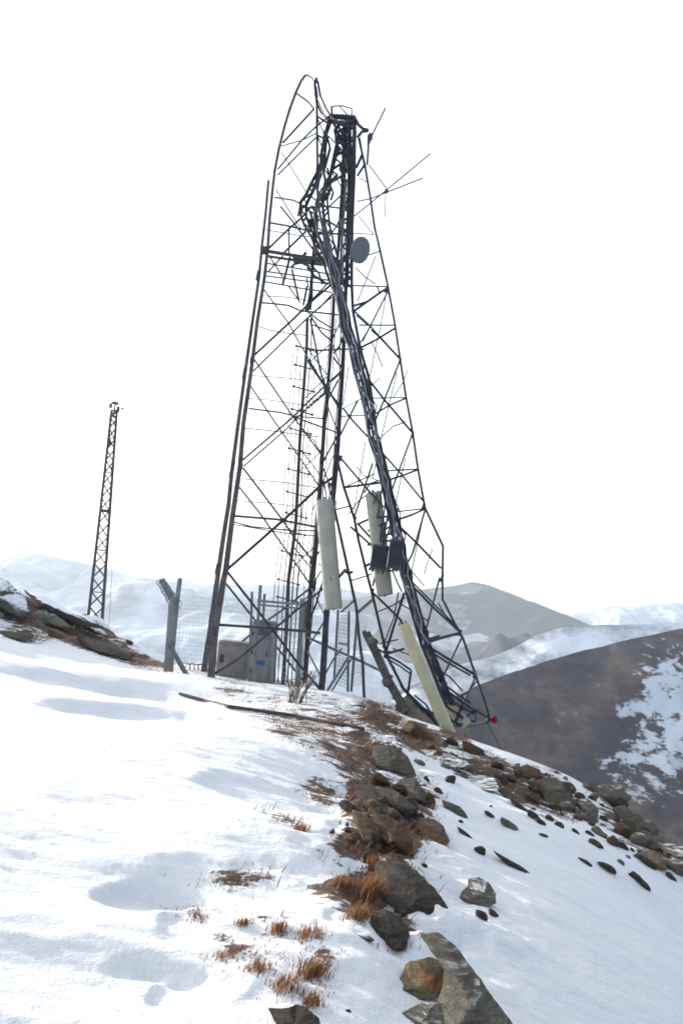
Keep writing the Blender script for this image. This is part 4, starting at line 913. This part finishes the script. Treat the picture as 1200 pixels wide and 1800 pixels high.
FB = [
 ([(770,1195),(800,1218),(826,1236)],3.4),([(795,1228),(822,1216),(838,1196)],3.0),([(782,1240),(812,1262),(836,1268)],3.6),([(806,1276),(822,1256),(842,1246)],3.0),([(760,1170),(790,1190),(812,1214)],2.6),([(735,1240),(765,1256),(800,1270)],3.4),([(728,1222),(748,1238),(770,1276)],2.8),([(690,1140),(716,1150),(742,1160)],2.2),([(665,1075),(690,1064),(712,1050)],2.2),([(745,1010),(752,985),(760,965)],1.8),([(690,980),(720,1000),(745,1030)],2.0),([(612,905),(630,880),(650,866)],2.0),([(668,770),(690,750),(712,742)],1.8),([(690,700),(708,672),(716,650)],1.6),([(640,690),(655,676),(668,664)],1.8),([(626,820),(640,836),(668,846)],1.8),([(652,600),(662,620),(672,646)],1.7),([(624,470),(640,486),(660,500)],1.6),([(700,1060),(730,1076),(752,1092)],2.2),([(770,1060),(782,1082),(798,1100)],2.0),
 ([(648,290),(679,332)],1.6),([(630,312),(644,320)],2.0),([(626,296),(637,272)],4.5),([(628,310),(641,290)],3.5),([(630,380),(648,402),(656,412)],1.6),([(618,410),(657,412)],1.8),([(647,237),(647,262),(645,290)],4.0),([(632,243),(640,293)],3.4),
 ([(643,450),(667,442)],2.4),([(660,450),(628,530)],1.9),([(620,502),(680,504)],2.6),([(622,547),(667,515),(680,507)],4.6),([(622,538),(642,532)],3.2),([(662,503),(667,515)],2.4),([(680,515),(637,600)],3.0),([(678,520),(667,583)],1.7),
 ([(620,545),(650,573),(673,600)],3.6),([(626,555),(646,572)],1.8),([(630,572),(695,572)],1.9),([(633,612),(657,600),(695,577)],3.0),([(633,603),(650,575)],2.4),([(652,580),(667,593),(703,632)],3.2),([(667,580),(650,660)],1.8),
 ([(703,633),(675,703),(658,742)],3.4),([(697,655),(668,777),(655,840)],1.8),([(647,667),(675,703),(725,762)],3.2),([(653,700),(713,699)],2.2),([(660,727),(685,712),(713,700)],3.2),([(612,645),(603,712)],1.7),([(602,718),(640,698)],2.0),
 ([(629,703),(597,767)],3.0),([(598,732),(640,730)],2.6),([(603,718),(620,740),(646,768)],3.6),([(725,762),(707,810),(686,868)],3.2),([(712,806),(694,890)],1.8),([(664,788),(702,830),(744,882)],3.4),([(678,828),(734,825)],2.2),([(680,845),(705,837),(734,826)],3.0),
 ([(594,800),(640,854),(674,892)],3.6),([(655,814),(622,910)],3.2),([(606,857),(684,847)],3.4),([(606,856),(658,833)],1.9),([(642,776),(632,836),(622,896)],1.7),([(584,897),(618,889)],2.6),([(694,900),(746,894)],2.4),([(698,914),(722,906),(746,895)],3.4),
 ([(746,898),(724,975),(714,992)],3.4),([(742,915),(720,1018)],1.8),([(700,924),(730,953),(774,999)],3.4),([(628,920),(664,960)],3.6),([(616,926),(656,962)],3.8),([(628,922),(648,913),(680,908)],3.2),([(646,934),(680,918)],3.2),
 ([(606,1004),(612,1008),(620,1005)],5.0),([(616,1021),(645,1012),(654,1008)],2.4),([(640,996),(652,990)],4.4),([(720,1025),(757,1064),(809,1112)],4.2),([(722,1021),(760,1060),(805,1104)],2.6),([(772,1016),(746,1114)],3.8),([(750,1129),(775,1121),(807,1113)],4.6),([(752,1124),(772,1118)],5.0),
 ([(811,1120),(779,1187),(777,1205)],3.8),([(750,1135),(790,1160),(833,1185)],4.4),([(757,1146),(785,1164),(826,1187)],3.6),([(835,1190),(812,1238)],3.8),([(653,1040),(680,1066),(706,1092)],4.0),([(655,1030),(662,1000)],3.6),([(710,1042),(679,1142)],4.2),([(700,1040),(692,1085),(672,1138)],2.2),
 ([(679,1149),(711,1140)],4.0),([(681,1153),(702,1164),(722,1178)],3.8),([(684,1160),(704,1172),(720,1184)],2.8),([(722,1178),(716,1220)],3.6),([(668,1131),(700,1124)],2.4),([(680,1150),(662,1140),(650,1128)],3.4),
 ([(784,1214),(820,1240),(860,1263)],3.8),([(776,1222),(806,1240),(835,1255)],4.4),([(835,1255),(835,1266),(802,1277)],3.6),([(790,1276),(826,1276),(858,1269)],3.6),([(812,1238),(800,1268)],4.0),([(717,1220),(748,1252),(776,1288)],4.4),([(770,1225),(786,1262),(806,1274)],4.4),([(812,1246),(838,1252)],3.2),([(796,1250),(808,1256),(818,1268)],3.6),
 ([(690,1170),(706,1208),(717,1222)],3.6),([(704,1204),(730,1236),(760,1268)],3.2),
]
for n_, (pp, w) in enumerate(FB): MB().angle(pts(pp, Yfall), wpx(w), flip=random.choice((1, -1))).build('bent_brace' if n_ < 20 else 'brace', M_FALL, fs)
for (px, py, w, h) in [(679,510,10,14),(703,633,9,9),(725,763,9,10),(744,890,10,16),(776,1016,8,20),(807,1112,12,16),(833,1188,10,12),(679,1150,14,20),(693,900,20,22),(690,935,18,20),(748,1131,16,18),(780,1206,14,20),(858,1264,10,10),(655,1038,8,10),(624,912,8,12),(598,806,9,16),(705,995,16,18),(714,1020,16,22)]:
    Y = Yfall(px, py) - 0.08; k = Y / FPX
    MB().box(at(px, py, Y), np.array([1, 0, -0.3]) * w * k * 0.27, (0, 0.03, 0), np.array([0.3, 0, 1]) * h * k * 0.34).build('gusset_plate', M_FALL, fs)
# loose tails and drooping loops of cable
for (pp, r_) in [([(672,846),(668,880),(662,915),(660,958)],1.3),([(676,858),(676,895),(670,930),(666,962)],1.3),([(684,880),(680,912),(676,940),(672,960)],1.5),([(664,868),(654,890),(656,925),(652,958)],1.2),([(697,915),(712,940),(708,965)],1.4),([(650,935),(668,942),(690,938)],1.6),([(646,958),(668,950),(704,952)],2.0),([(648,1000),(670,1006),(706,1000)],1.8),([(690,1004),(698,1024),(706,1040)],1.4),([(688,900),(676,925),(668,950),(670,968)],1.6),([(690,905),(684,930),(676,955)],1.6),([(694,905),(694,930),(688,958)],1.7),([(698,905),(704,935),(706,958)],1.7),([(690,920),(672,936),(664,958)],1.4),([(856,1271),(870,1296),(881,1320),(890,1345)],1.1),([(576,850),(580,866),(578,880)],1.5),([(580,848),(586,862),(584,880)],1.4),([(570,852),(573,868),(573,880)],1.4),([(640,866),(650,850),(664,845)],1.4)]:
    MB().tube(pts(pp, Yfall), wpx(r_), 6).build('cable', M_CABLE, fs)
# bent pole of the section stuck in the ground
MB().tube([at(588, 896, 20.9), at(612, 1004, 20.8), at(626, 1068, 20.8), at(630, 1115, 21.0), at(637, 1165, 21.2), at(640, 1232, 21.4)], wpx(2.6), 8).build('bent_pole', M_FALL, fs)

# ------------------------------------------------------------------ antennas, dish, lamp, radio units
def panel(label, quad, Y0, Y1, depth, m, nm='panel_antenna'):
    """quad: pixel corners tl, tr, br, bl; rounded-front sector panel with caps, clamps and connectors"""
    tl, tr, br, bl = quad
    A = at(*tl, Y0); B = at(*tr, Y0); Cc = at(*br, Y1); D = at(*bl, Y1)
    t = thing(nm, label, 'antenna', (A + B + Cc + D) / 4, 'panel antennas hanging in the wreck')
    up = ((A + B) / 2 - (Cc + D) / 2); H = np.linalg.norm(up); up = up / H
    rt = ((B - A) + (Cc - D)) / 2; w = np.linalg.norm(rt); rt = rt / w
    fr = np.cross(rt, up); fr = fr if fr[1] < 0 else -fr
    n = 12; prof = [(math.cos(math.pi * k / n), math.sin(math.pi * k / n)) for k in range(n + 1)]
    mb = MB(); V = []; F = []
    rows = [(0, 0.9), (0.012, 1.0), (0.988, 1.0), (1, 0.9)]
    for (q, s) in rows:
        c = (A + B) / 2 * (1 - q) + (Cc + D) / 2 * q
        for (u, v) in prof: V.append(c + rt * (np.sign(u) * abs(u) ** 0.75) * w / 2 * s + fr * (v ** 0.75) * depth * s)
        V.append(c - rt * w / 2 * s - fr * 0.03); V.append(c + rt * w / 2 * s - fr * 0.03)
    mrow = n + 3
    for i in range(len(rows) - 1):
        for k in range(mrow): F.append((i * mrow + k, i * mrow + (k + 1) % mrow, (i + 1) * mrow + (k + 1) % mrow, (i + 1) * mrow + k))
    F.append(tuple(range(mrow))); F.append(tuple((len(rows) - 1) * mrow + k for k in range(mrow))[::-1])
    mb.add(V, F).build('radome', m, t, bevel=0.006)
    top, bot = (A + B) / 2, (Cc + D) / 2
    MB().tube([top - fr * 0.16 + up * 0.12, bot - fr * 0.16 - up * 0.02], 0.035, 8).build('mounting_pipe', M_STEEL, t)
    for q in (0.12, 0.82):
        c = top * (1 - q) + bot * q; MB().box(c - fr * 0.11, rt * w * 0.3, fr * 0.07, up * 0.03).build('clamp', M_STEEL, t)
    for cc_ in (top - up * 0.01, bot + up * 0.01): MB().box(cc_ + fr * depth * .25, rt * w * 0.43, fr * depth * 0.34, up * 0.022).build('end_cap', M_GREY, t, bevel=0.006)
    for s in (-0.28, 0.0, 0.28):
        MB().tube([top + rt * w * s, top + rt * w * s + up * 0.07], 0.017, 7).build('connector', M_DARK, t)
    return t, (top, bot, rt, up, fr, w)
p1, f1 = panel('grey-beige panel antenna hanging upright near the tower middle, closest to the cabinets', [(553,880),(586,879),(601,1068),(571,1073)], 20.35, 20.25, 0.2, M_RADOME)
p2, f2 = panel('grey-beige panel antenna behind the cable trunk, half hidden by radio units', [(642,870),(670,864),(691,1044),(662,1049)], 20.75, 20.6, 0.18, M_RADOME)
p3, f3 = panel('yellowed panel antenna leaning with its lower end on the ground, lowest of the panels', [(698,1101),(718,1095),(804,1295),(783,1303)], 19.5, 19.2, 0.18, M_RADOME_Y)
MB().bar([at(580,1018,20.1), at(597,1013,20.2), at(606,1002,20.6), at(612,1008,20.7)], wpx(4.5)).build('clamp_arm', M_STEEL, p1)

d = thing('microwave_dish', 'round grey microwave dish high on the tower, beside the bent crown', 'dish', at(634, 440, 21.0))
ax = np.array([0.70, -0.58, -0.42]); ax /= np.linalg.norm(ax); e1 = np.cross(ax, (0.25, 0, 1)); e1 /= np.linalg.norm(e1); e2 = np.cross(ax, e1)
c0 = at(634, 440, 21.0); Rr = wpx(24, 21.0); V = []; F = []; n = 36; prof = [(0.0, 0.10), (0.5, 0.09), (0.86, 0.05), (1.0, 0.0), (1.0, -0.16), (0.9, -0.2), (0.55, -0.32), (0.2, -0.4), (0.0, -0.4)]
for (q, z) in prof:
    for k in range(n):
        a = 2 * math.pi * k / n; V.append(c0 + (e1 * math.cos(a) + e2 * math.sin(a)) * Rr * max(q, 0.01) + ax * z * Rr)
for i in range(len(prof) - 1):
    for k in range(n): F.append((i * n + k, i * n + (k + 1) % n, (i + 1) * n + (k + 1) % n, (i + 1) * n + k))
obj('reflector', V, F, M_DISH, d, smooth=True)
MB().bar([c0 - ax * 0.3 * Rr, c0 - ax * 0.9 * Rr, at(619, 446, 21.4)], 0.07).build('mount_arm', M_STEEL, d)

la = thing('warning_lamp', 'small red aviation warning lamp at the tip of the fallen mast section', 'lamp', at(868, 1265, 21.2))
c = at(868, 1265, 21.2); V, F = ico(3); obj('lamp_globe', V * np.array([.085, .085, .105]) + c, F, M_RED, la, smooth=True)
MB().tube([c - np.array([0.15, 0, -0.0]), c - np.array([0.06, 0, 0])], 0.045, 10).build('lamp_base', M_DARK, la)

for (px, py, w, h, Y, lab) in [(667,980,30,44,20.25,'dark finned radio unit clamped in front of the half hidden panel antenna'),(694,974,24,52,19.85,'dark finned radio unit strapped against the twisted cable trunk')]:
    k = Y / FPX; c = at(px, py, Y); t = thing('radio_unit', lab, 'radio unit', c, 'remote radio units'); X = np.array([1, 0, -.08]); Z = np.array([.1, 0, 1])
    MB().box(c, X * w * k / 2, (0, .09, 0), Z * h * k / 2).build('body', M_CABLE_G, t, bevel=0.015)
    fb = MB()
    for q in np.linspace(-.42, .42, 8): fb.box(c + X * q * w * k + np.array([0, -.115, 0]), X * .012, (0, .022, 0), Z * h * k * .42)
    fb.build('heat_sink', M_CABLE, t)
    for s in (-.3, 0, .3): MB().tube([c + X * s * w * k - Z * h * k * .5, c + X * s * w * k - Z * (h * k * .5 + .08)], .02, 7).build('connector', M_DARK, t)

wa = thing('rod_antenna', 'thin broken antenna with two long bent rods sticking out right of the tower top', 'antenna', at(679, 336, 21.7))
for pp in ([(620,382),(679,334),(756,270)], [(628,354),(652,349),(679,338),(743,313)]): MB().tube(pts(pp, lambda x, y: 21.7), wpx(1.25), 6).build('rod', M_STEEL, wa)
MB().tube(pts([(677.5,338),(676,382)], lambda x, y: 21.7), wpx(0.9), 6).build('stub', M_WIRE, wa)
MB().box(at(679, 336, 21.66), (.05, 0, 0), (0, .03, 0), (0, 0, .05)).build('joint', M_STEEL, wa)
wb = thing('rod_antenna', 'single straight rod antenna slanting up from the very top of the wreck', 'antenna', at(652, 245, 21.6))
MB().tube(pts([(677,190),(655,235),(649,252)], lambda x, y: 21.6), wpx(1.5), 6).build('rod', M_STEEL, wb)
MB().box(at(651, 240, 21.6), (.06, 0, 0), (0, .04, 0), (0, 0, .09)).build('holder', M_STEEL, wb)

# pale slab and the mud-caked post on the ground by the wreck
c = at(742, 1268, 20.4); dv = at(772, 1306, 19.9) - at(704, 1222, 20.7); L_ = np.linalg.norm(dv); dv /= L_; sv = np.cross(dv, (0, 1, 0)); sv /= np.linalg.norm(sv); nv = np.cross(dv, sv)
o = MB().box(c + np.array([0, 0.25, -0.05]), dv * L_ / 2, sv * wpx(15), nv * 0.07).build('plate', M_CONC, bevel=0.02, origin=c); tag(o, 'pale slab-like panel lying half under the fallen mast', 'panel')
c = at(792, 1246, 20.6)
o = MB().box(c, (dv + np.array([.1, 0, 0])) * 0.55, sv * wpx(9), nv * 0.06).build('plate', M_RADOME_Y, bevel=0.02, origin=c); tag(o, 'short yellowish panel piece showing behind the leaning antenna foot', 'panel')
mp = thing('broken_post', 'mud-caked broken post leaning into the ground left of the yellowed antenna', 'post', at(711, 1248, 20.3))
P = [at(643,1112,20.9), at(660,1146,20.8), at(683,1198,20.6), at(714,1252,20.3)]
MB().bar(P, wpx(14), wpx(9)).build('post', M_RUST, mp, bevel=0.02); MB().bar([P[0] + np.array([-.06, 0, .03]), P[1] + np.array([.03, -.1, 0])], wpx(7), wpx(8)).build('arm', M_RUST, mp)
for (px, py, w) in [(655,1128,9),(681,1200,10),(706,1246,12),(695,1224,9)]:
    V, F = rock_shape(px, (wpx(w), wpx(w) * .8, wpx(w) * .8), 20, 3, 6); obj('clod', V + at(px, py, 20.5), F, M_RUST, mp, smooth=True)

# ------------------------------------------------------------------ fence, gate, cabinets
fe = thing('fence_post', 'grey fence post with outward angled barbed wire arm, alone at left of the tower', 'fence post', at(298, 1182, 22))
P0, P1 = at(299, 1186, 22), at(313, 1045, 22)
MB().angle([P0, P1, at(317, 1016, 22)], wpx(8, 22)).build('post', M_POST, fe)
MB().bar([P0 - np.array([.05, 0, 0]), at(305, 1062, 22)], wpx(15, 22), wpx(8)).build('post_face', M_POST, fe)
MB().bar([at(310, 1066, 22), at(284, 1018, 22)], wpx(11, 22), wpx(4)).build('arm', M_POST, fe)
MB().angle([at(297, 1130, 21.9), at(314, 1160, 21.6), at(330, 1188, 21.4)], wpx(7, 22)).build('strut', M_POST, fe)
mb = MB(); rk = np.random.default_rng(3)
for k in range(9):
    f = k / 8; cpt = at(284 + 24 * f, 1024 + 38 * f, 22); rad = wpx(8 + 3 * f)
    mb.tube([cpt + np.array([math.cos(a) * rad, (k % 3 - 1) * .05 + math.sin(a * 2) * .05, math.sin(a) * rad * .8]) for a in np.linspace(0, 6.28, 13)], 0.012, 5)
mb.build('barbed_wire', M_POST, fe)

def mesh_panel(corners, nu, nv, r, sag=0.0):
    A, B, Cc, D = (np.asarray(q, float) for q in corners); mb = MB()          # tl tr br bl
    for i in range(nu + 1):
        f = i / nu; mb.bar([A * (1 - f) + B * f, D * (1 - f) + Cc * f], r)
    for j in range(nv + 1):
        f = (j / nv); L0, R_ = A * (1 - f) + D * f, B * (1 - f) + Cc * f
        wv = rng.normal(0, sag, 3)
        mb.bar([L0, L0 * .7 + R_ * .3 + (0, 0, wv[0]), L0 * .35 + R_ * .65 + (0, 0, wv[1]), R_], r * (1.0 if j % 3 else 1.5))
    return mb
fw = thing('wire_fence', 'grey wire mesh fence panel between the angled fence post and the gate', 'fence', at(370, 1180, 23.6))
mesh_panel([at(314,1048,22.1), at(446,1056,24.6), at(446,1188,24.6), at(306,1176,22.1)], 26, 18, 0.0045, 0.02).build('wire_mesh', M_WIRE, fw)
MB().angle([at(384,1050,23.4), at(376,1186,23.4)], wpx(4)).build('post', M_POST, fw)
ga = thing('fence_gate', 'grey steel gate frame with mesh, around the tall cabinet', 'gate', at(490, 1205, 22))
for (pp, w, Y) in [([(438,1200),(443,1040)],4.5,22.4),([(446,1200),(458,1028)],5.5,22.0),([(462,1100),(465,1044)],4.5,22.6)]:
    MB().bar([at(x, y, Y) for x, y in pp], wpx(w), wpx(4)).build('gate_post', M_POST, ga)
MB().bar([at(522,1214,21.6), at(532,1052,21.6)], wpx(9), wpx(6)).build('gate_post', M_POST, ga); MB().bar([at(533,1110,21.7), at(537,1060,21.7)], wpx(6)).build('gate_post', M_POST, ga)
MB().bar([at(453,1056,22.0), at(536,1063,21.6)], wpx(4.5)).build('gate_beam', M_POST, ga); MB().bar([at(453,1063,22.0), at(536,1070,21.6)], wpx(3.5)).build('gate_beam', M_POST, ga)
mesh_panel([at(462,1072,22.3), at(528,1076,22.0), at(520,1206,22.0), at(478,1202,22.3)], 10, 12, 0.009, 0.01).build('wire_mesh', M_WIRE, ga)
fr_ = thing('wire_fence', 'right-hand wire fence bay with forked barbed wire arms, under the hanging panel antenna', 'fence', at(603, 1212, 22))
for (pp, w) in [([(587,1196),(594,1072)],4.2),([(611,1216),(613,1074)],4.5),([(617,1216),(628,1074)],4.5)]: MB().angle([at(x, y, 22.0) for x, y in pp], wpx(w)).build('post', M_POST, fr_)
for (pp, w) in [([(599,1076),(624,1054)],4),([(628,1077),(657,1052)],5.5)]: MB().bar([at(x, y, 22.0) for x, y in pp], wpx(w)).build('arm', M_POST, fr_)
MB().angle([at(614,1152,21.9), at(574,1216,21.5)], wpx(5)).build('strut', M_WIRE, fr_); MB().angle([at(619,1156,21.9), at(582,1216,21.5)], wpx(3)).build('strut', M_POST, fr_)
MB().bar([at(595,1130,22.0), at(612,1133,22.0)], wpx(3)).build('rail', M_POST, fr_)
MB().bar([at(540,1120,22.4), at(590,1143,22.2), at(640,1165,22.0), at(690,1190,21.6)], wpx(4.5)).build('rail', M_POST, fr_)
mesh_panel([at(595,1074,22.05), at(613,1076,22.05), at(612,1212,22.05), at(588,1200,22.05)], 9, 20, 0.009, 0.006).build('wire_mesh', M_WIRE, fr_)
mesh_panel([at(628,1078,22.1), at(645,1084,22.6), at(640,1200,22.6), at(618,1206,22.1)], 7, 18, 0.006, 0.006).build('wire_mesh', M_WIRE, fr_)

def cabinet(name, label, cat, quad, Y, dep, m):
    bl, br, tr, tl = (at(x, y, Y) for x, y in quad)
    t = thing(name, label, cat, (bl + br) / 2); dv_ = np.array([0.12, dep, 0])
    V = [bl, br, tr, tl, bl + dv_, br + dv_, tr + dv_, tl + dv_]
    o_ = MB().add(V, [(0, 1, 2, 3), (5, 4, 7, 6), (4, 0, 3, 7), (1, 5, 6, 2), (3, 2, 6, 7), (4, 5, 1, 0)]).build('body', m, t, bevel=0.02)
    return t, (bl, br, tr, tl)
cb, (bl, br, tr, tl) = cabinet('equipment_cabinet', 'tall grey equipment cabinet with a small blue sign, inside the gate', 'cabinet', [(437,1200),(473,1203),(478,1096),(444,1092)], 22.35, 0.75, M_GREY)
def on(u, v, off=-0.012): return bl * (1 - u) * (1 - v) + br * u * (1 - v) + tr * u * v + tl * (1 - u) * v + np.array([0, off, 0])
MB().box(on(.5, .5, -.012), (on(.93, .5) - on(.07, .5)) / 2, (0, .01, 0), (on(.5, .96) - on(.5, .06)) / 2).build('door', M_GREY, cb, bevel=0.008)
mb = MB().box(on(.46, .34, -.03), (on(.72, .34) - on(.2, .34)) / 2, (0, .004, 0), (on(.5, .375) - on(.5, .305)) / 2); mb.build('sign', M_BLUE, cb)
MB().box(on(.80, .5, -.035), (.012, 0, 0), (0, .015, 0), (0, 0, .09)).build('handle', M_DARK, cb)
MB().box((tl + tr) / 2 + np.array([.06, .36, .03]), (tr - tl) / 2 * 1.12, (0, .43, 0), (0, 0, .03)).build('roof', M_GREY, cb, bevel=0.01)
MB().box((bl + br) / 2 + np.array([.06, .36, -.06]), (br - bl) / 2 * 1.04, (0, .36, 0), (0, 0, .08)).build('plinth', M_DARK, cb)
mb = MB()
for v in (.80, .825, .85, .875, .90): mb.box(on(.5, v, -.03), (on(.8, v) - on(.2, v)) / 2, (0, .008, 0), (0, 0, .008))
mb.build('vent', M_DARK, cb)
for v in (.2, .5, .8): MB().tube([on(.06, v - .03, -.03), on(.06, v + .03, -.03)], .02, 8).build('hinge', M_DARK, cb)
for k_ in (.25, .4, .6): MB().tube([on(k_, .02, -.06), on(k_ + .05, -.03, -.12), on(k_ + .2, -.05, -.4)], .018, 6).build('cable', M_CABLE, cb)
eb, (bl, br, tr, tl) = cabinet('equipment_box', 'low pinkish-grey equipment box between the left tower leg and the tall cabinet', 'box', [(378,1192),(432,1196),(435,1133),(384,1128)], 23.0, 0.9, M_BOX)
MB().box((tl + tr) / 2 + np.array([.06, .43, .02]), (tr - tl) / 2 * 1.05, (0, .5, 0), (0, 0, .03)).build('lid', M_BOX, eb, bevel=0.01)
MB().box(on(.16, .55, -.03), (.045, 0, 0), (0, .03, 0), (0, 0, .11)).build('latch', M_DARK, eb, bevel=0.01)
mb = MB()
for v in (.12, .26, .40, .54, .68): mb.box(on(.66, v, -.015), (on(.95, v) - on(.4, v)) / 2, (0, .012, 0), (0, 0, .02))
mb.build('louvre', M_GREY, eb)

# pole lying on the slope, bent wire scrap by the fence
pp = [(316,1223),(360,1235),(402,1246),(460,1254),(522,1263),(580,1275),(640,1286)]
P = []
for (x, y) in pp:
    g = hit(x, y); P.append(g + np.array([0, 0, .045]))
tag(MB().tube(P, 0.035, 8).build('pole', M_WOOD, origin=P[3]), 'long dark pole lying across the thinly snowed slope below the tower', 'pole')
ws = MB(); g = hit(335, 1180)
for k in range(5): ws.tube([g + np.array([.12 * k - .3, 0, 0]), g + np.array([.12 * k - .25, .03, .22 - .03 * (k % 2)]), g + np.array([.12 * k - .05, .02, .2]), g + np.array([.12 * k, .05, .02])], 0.014, 5)
tag(ws.build('wire_scrap', M_CABLE, origin=g), 'small tangle of dark wire on the snow beside the angled fence post', 'scrap')

# ------------------------------------------------------------------ distant guyed mast
MY = 60.0; mb_ = at(165, 1118, MY); mtop = at(203, 722, MY); hgt = mtop[2] - mb_[2]
ms = thing('lattice_mast', 'slim distant lattice mast standing on the left ridge', 'mast', mb_)
def mc(k, z):
    f = z / hgt; rad = 17.5 * MY / FPX * (1 - f) + 6.5 * MY / FPX * f; a = math.radians(25 + 90 * (k == 1 or k == 2) * 0)
    sx, sy = [(-1, -1), (1, -1), (1, 1), (-1, 1)][k]
    xx, yy = sx * rad * .707, sy * rad * .707; ca, sa = math.cos(math.radians(20)), math.sin(math.radians(20))
    return np.array([mb_[0] + xx * ca - yy * sa, MY + xx * sa + yy * ca, mb_[2] + z])
NL = 19
zs = hgt * (1 - (1 - np.linspace(0, 1, NL)) ** 1.15)
for k in range(4): MB().angle([mc(k, z) for z in zs], 0.17).build('leg', M_STEEL, ms)
for i in range(NL - 1):
    for k in range(4):
        a, b = (k, (k + 1) % 4) if (i + k) % 2 else ((k + 1) % 4, k)
        MB().bar([mc(a, zs[i]), mc(b, zs[i + 1])], 0.085).build('diagonal_brace', M_STEEL, ms)
for i in (3, 6, 9, 12, 15, 18):
    q = MB()
    for k in range(4): q.bar([mc(k, zs[i]), mc((k + 1) % 4, zs[i])], 0.06)
    q.build('ring_frame', M_STEEL, ms)
zc = hgt * 0.545; q = MB()
for k in range(4): q.bar([mc(k, zc) * 1.0 + (mc(k, zc) - mc((k + 2) % 4, zc)) * .05, mc((k + 1) % 4, zc) + (mc((k + 1) % 4, zc) - mc((k + 3) % 4, zc)) * .05], 0.1)
q.build('rest_platform', M_STEEL, ms)
tp = mb_ + np.array([0, 0, hgt]); tp = (mc(0, hgt) + mc(2, hgt)) / 2
MB().tube([tp - np.array([0, 0, .6]), tp + np.array([0, 0, .75])], .06, 8).build('top_pole', M_STEEL, ms)
for (dx, dz, w, h) in [(-.28, .35, .16, .3), (.32, .1, .15, .36), (.18, .55, .2, .16), (-.12, .6, .16, .14), (-.22, -.7, .12, .3), (.24, -.75, .12, .34), (-.1, -2.6, .12, .3), (.26, -4.6, .14, .3)]:
    MB().box(tp + np.array([dx, -.1, dz]), (w * .6, 0, 0), (0, .1, 0), (0, 0, h * .6)).build('small_antenna', M_STEEL, ms, bevel=.02)
MB().bar([tp + np.array([0, 0, .1]), tp + np.array([.62, 0, .18])], .04).build('side_arm', M_STEEL, ms); MB().box(tp + np.array([.62, 0, .2]), (.07, 0, 0), (0, .05, 0), (0, 0, .08)).build('small_antenna', M_STEEL, ms)
gw = MB().tube([at(207, 830, MY), at(200, 960, MY), at(192, 1095, MY), at(190, 1118, MY)], .02, 5)
gw.build('guy_wire', M_WIRE, ms)

# ------------------------------------------------------------------ haze
hz = MB().box((0, 1550, -5), (3700, 0, 0), (0, 2100, 0), (0, 0, 175)).build('haze', None); hz['kind'] = 'stuff'
m = bpy.data.materials.new('thin_cold_haze'); m.use_nodes = True; N = m.node_tree.nodes; N.remove(N['Principled BSDF'])
v = N.new('ShaderNodeVolumePrincipled'); v.inputs['Color'].default_value = (0.78, 0.88, 1.0, 1); v.inputs['Density'].default_value = 0.00022; v.inputs['Anisotropy'].default_value = 0.3
m.node_tree.links.new(v.outputs[0], N['Material Output'].inputs['Volume']); hz.data.materials.append(m)
hz['label'] = 'thin cold haze filling the valley air'
